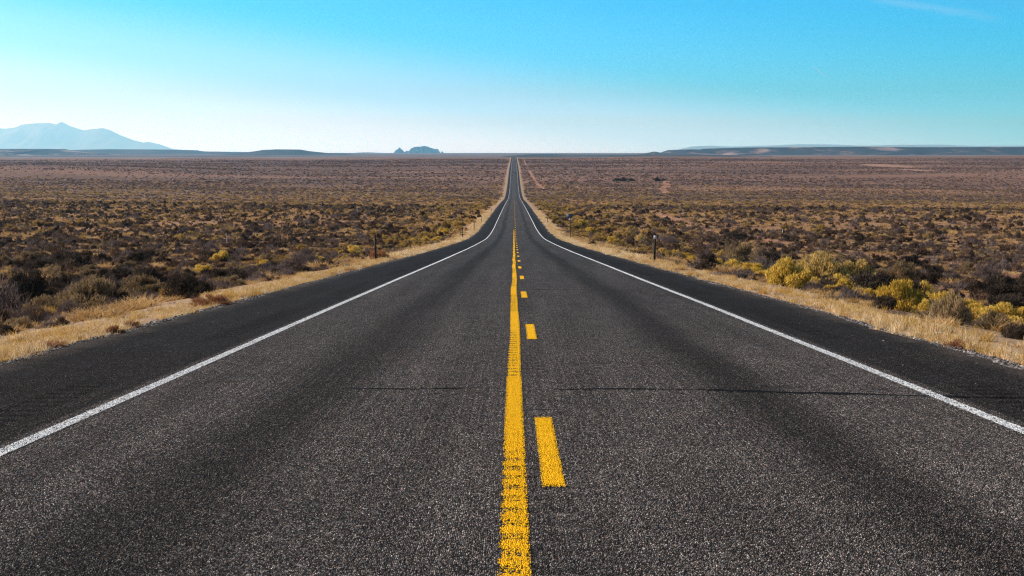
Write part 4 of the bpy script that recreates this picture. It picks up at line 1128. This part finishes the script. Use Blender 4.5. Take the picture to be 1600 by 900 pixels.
# wire fences parallel to the road
def tpost_mesh():
    return boxes("fence_post", [(0, 0, 0.55, 0.07, 0.012, 1.5), (0, 0.025, 0.55, 0.014, 0.05, 1.5)] + [(0, -0.012, 0.35 + 0.1 * i, 0.03, 0.012, 0.02) for i in range(9)], m_post)
def brace_mesh():
    v, f = [], []
    n = 10
    for z, r in ((-0.3, 0.085), (0.4, 0.085), (1.2, 0.08), (1.85, 0.078), (1.9, 0.06)):
        for i in range(n):
            a = 2 * math.pi * i / n
            v.append((r * math.cos(a) * (1 + 0.06 * math.sin(3 * a)), r * math.sin(a), z))
    for k_ in range(4):
        for i in range(n):
            f.append((k_*n + i, k_*n + (i+1) % n, (k_+1)*n + (i+1) % n, (k_+1)*n + i))
    for i in range(0, n - 2, 2): f.append((4*n, 4*n + i + 1, 4*n + i + 2, 4*n + (i + 3) % n))
    return mesh_polys("brace_post", v, f, m_wood)
tp, bp = tpost_mesh(), brace_mesh()
def wire_fence(X, braces, y0, label):
    g = np.random.default_rng(int(abs(X) * 10) + (X > 0))
    fe = empty("wire_fence", (X, y0, float(ground_z(X, y0))))
    base = Vector(fe.location)
    yps = np.arange(y0, y0 + 6.0 * 92, 6.0)
    tops = []
    for yy in yps:
        xx = X + 0.15 * g.normal(); zz = float(ground_z(xx, yy))
        br = any(abs(yy - b) < 3.0 for b in braces)
        o = link("brace_post" if br else "post", bp if br else tp, fe)
        o.location = Vector((xx, yy, zz)) - base
        o.rotation_euler = (0.03 * g.normal(), 0.04 * g.normal(), 0)
        tops.append((xx, yy, zz))
    for h in (0.35, 0.65, 0.95, 1.2):
        v, f = [], []
        r = 0.003
        for a, b in zip(tops[:-1], tops[1:]):
            k0 = len(v)
            for q in (a, b):
                for dx, dz in ((-r, -r), (r, -r), (0, r)):
                    v.append((q[0] - base.x + dx, q[1] - base.y - 0.03, q[2] - base.z + h + dz))
            for i in range(3): f.append((k0 + i, k0 + (i+1) % 3, k0 + 3 + (i+1) % 3, k0 + 3 + i))
        link("wire", mesh_polys("fence_wire", v, f, m_wire), fe)
    tag(fe, label, "fence", "wire fences parallel to the road")
wire_fence(-46.5, (231, 420), 116.0, "low wire fence with thin dark posts crossing the left plain")
wire_fence(47.0, (246, 400, 560), 104.0, "low wire fence with thin dark posts behind the red dirt track on the right")

# dark clumps on the far slope, right of the road
clump_me = hero_mesh('dark', 1)
for i, (x, y, w, h, label) in enumerate((
        (99, 1378, 4.5, 3.0, "left end of the western dark thicket on the far slope"), (106, 1381, 6.0, 3.6, "middle of the western dark thicket on the far slope"),
        (114, 1383, 4.6, 2.8, "right end of the western dark thicket on the far slope"), (138, 1378, 4.5, 3.8, "left bush of the dark thicket beside the pale far track"),
        (145, 1383, 4.2, 2.8, "right bush of the dark thicket beside the pale far track"))):
    o = empty("thicket", (x, y, float(ground_z(x, y)) - 0.1), i * 1.3); o.scale = (w, w * 0.7, h)
    for p in clump_me: link(p, clump_me[p], o)
    tag(o, label, "thicket", "dark thickets on the far slope")

# a single vehicle far up the right lane
m_car = flat_mat("car_paint_dark", (0.012, 0.014, 0.018), (0.02, 0.022, 0.026), 0.3, 3)
m_glass = flat_mat("car_glass", (0.01, 0.012, 0.014), (0.02, 0.022, 0.025), 0.1, 3)
m_tyre = flat_mat("tyre_rubber", (0.01, 0.01, 0.01), (0.02, 0.02, 0.02), 0.85, 3)
cx, cy = 1.75, 1560.0
car = empty("car", (cx, cy, float(road_z(cy)) + 0.12))
def car_body():
    prof = [(-2.1, 0.35), (-2.15, 0.75), (-1.95, 0.95), (-1.55, 1.42), (0.35, 1.45), (1.0, 0.98), (2.0, 0.85), (2.15, 0.4)]
    v, f = [], []
    n = len(prof)
    for sx in (-1, 1):
        for yv, zv in prof:
            wv = 0.86 if zv < 1.0 else 0.68
            v.append((sx * wv, yv, zv))
    for i in range(n): f.append((i, (i+1) % n, n + (i+1) % n, n + i))
    for a, b, c, d in ((0, 1, 2, 7), (2, 5, 6, 7), (2, 3, 4, 5)):
        f.append((a, b, c, d)); f.append((n + d, n + c, n + b, n + a))
    return mesh_polys("car_body", v, f, m_car)
link("body", car_body(), car)
link("rear_window", mesh_polys("rear_window", [(-0.6, -1.94, 1.0), (0.6, -1.94, 1.0), (0.56, -1.62, 1.38), (-0.56, -1.62, 1.38)], [(0, 1, 2, 3)], m_glass), car)
def wheel_mesh():
    v, f = [], []
    n = 14
    for xx in (-0.1, 0.1):
        for r in (0.33, 0.18):
            for i in range(n): v.append((xx, r * math.cos(2*math.pi*i/n), r * math.sin(2*math.pi*i/n)))
    for i in range(n):
        j = (i + 1) % n
        f += [(i, j, 2*n + j, 2*n + i), (i, n + i, n + j, j), (2*n + i, 2*n + j, 3*n + j, 3*n + i), (n + i, 3*n + i, 3*n + j, n + j)]
    return mesh_polys("car_wheel", v, f, m_tyre)
wm = wheel_mesh()
for sx in (-0.75, 0.75):
    for yv in (-1.3, 1.3):
        w_ = link("wheel", wm, car); w_.location = (sx, yv, 0.33)
tag(car, "tiny dark car far up the road in the right lane", "car")

# a short contrail high over the right plain
def contrail():
    a, b = Vector((12477, 60000, 3619)), Vector((13182, 60000, 3116))
    n, k_ = 24, 8
    d = (b - a).normalized(); s1 = d.cross(Vector((0, 1, 0))).normalized(); s2 = d.cross(s1).normalized()
    v, f = [], []
    for i in range(n + 1):
        t_ = i / n
        r = 4 + 10 * math.sin(math.pi * min(1, t_ * 0.9 + 0.08))
        c = a.lerp(b, t_) + s1 * (8 * math.sin(t_ * 9))
        for j in range(k_):
            q = 2 * math.pi * j / k_
            v.append(tuple(c + s1 * r * math.cos(q) + s2 * r * math.sin(q)))
    for i in range(n):
        for j in range(k_):
            f.append((i*k_ + j, i*k_ + (j+1) % k_, (i+1)*k_ + (j+1) % k_, (i+1)*k_ + j))
    m, t = material("contrail_vapour")
    df = t.new("ShaderNodeBsdfDiffuse"); df.inputs[0].default_value = (0.9, 0.9, 0.9, 1)
    tl = t.new("ShaderNodeBsdfTranslucent"); tl.inputs[0].default_value = (0.9, 0.9, 0.9, 1)
    tr = t.new("ShaderNodeBsdfTransparent")
    m1 = t.new("ShaderNodeMixShader"); m1.inputs[0].default_value = 0.5; t.l.new(df.outputs[0], m1.inputs[1]); t.l.new(tl.outputs[0], m1.inputs[2])
    m2 = t.new("ShaderNodeMixShader"); m2.inputs[0].default_value = 0.55; t.l.new(m1.outputs[0], m2.inputs[1]); t.l.new(tr.outputs[0], m2.inputs[2])
    t.out(m2.outputs[0])
    tag(link("contrail", mesh_polys("contrail", v, f, m, True)), "short thin white contrail slanting down in the sky at right", "contrail")
contrail()
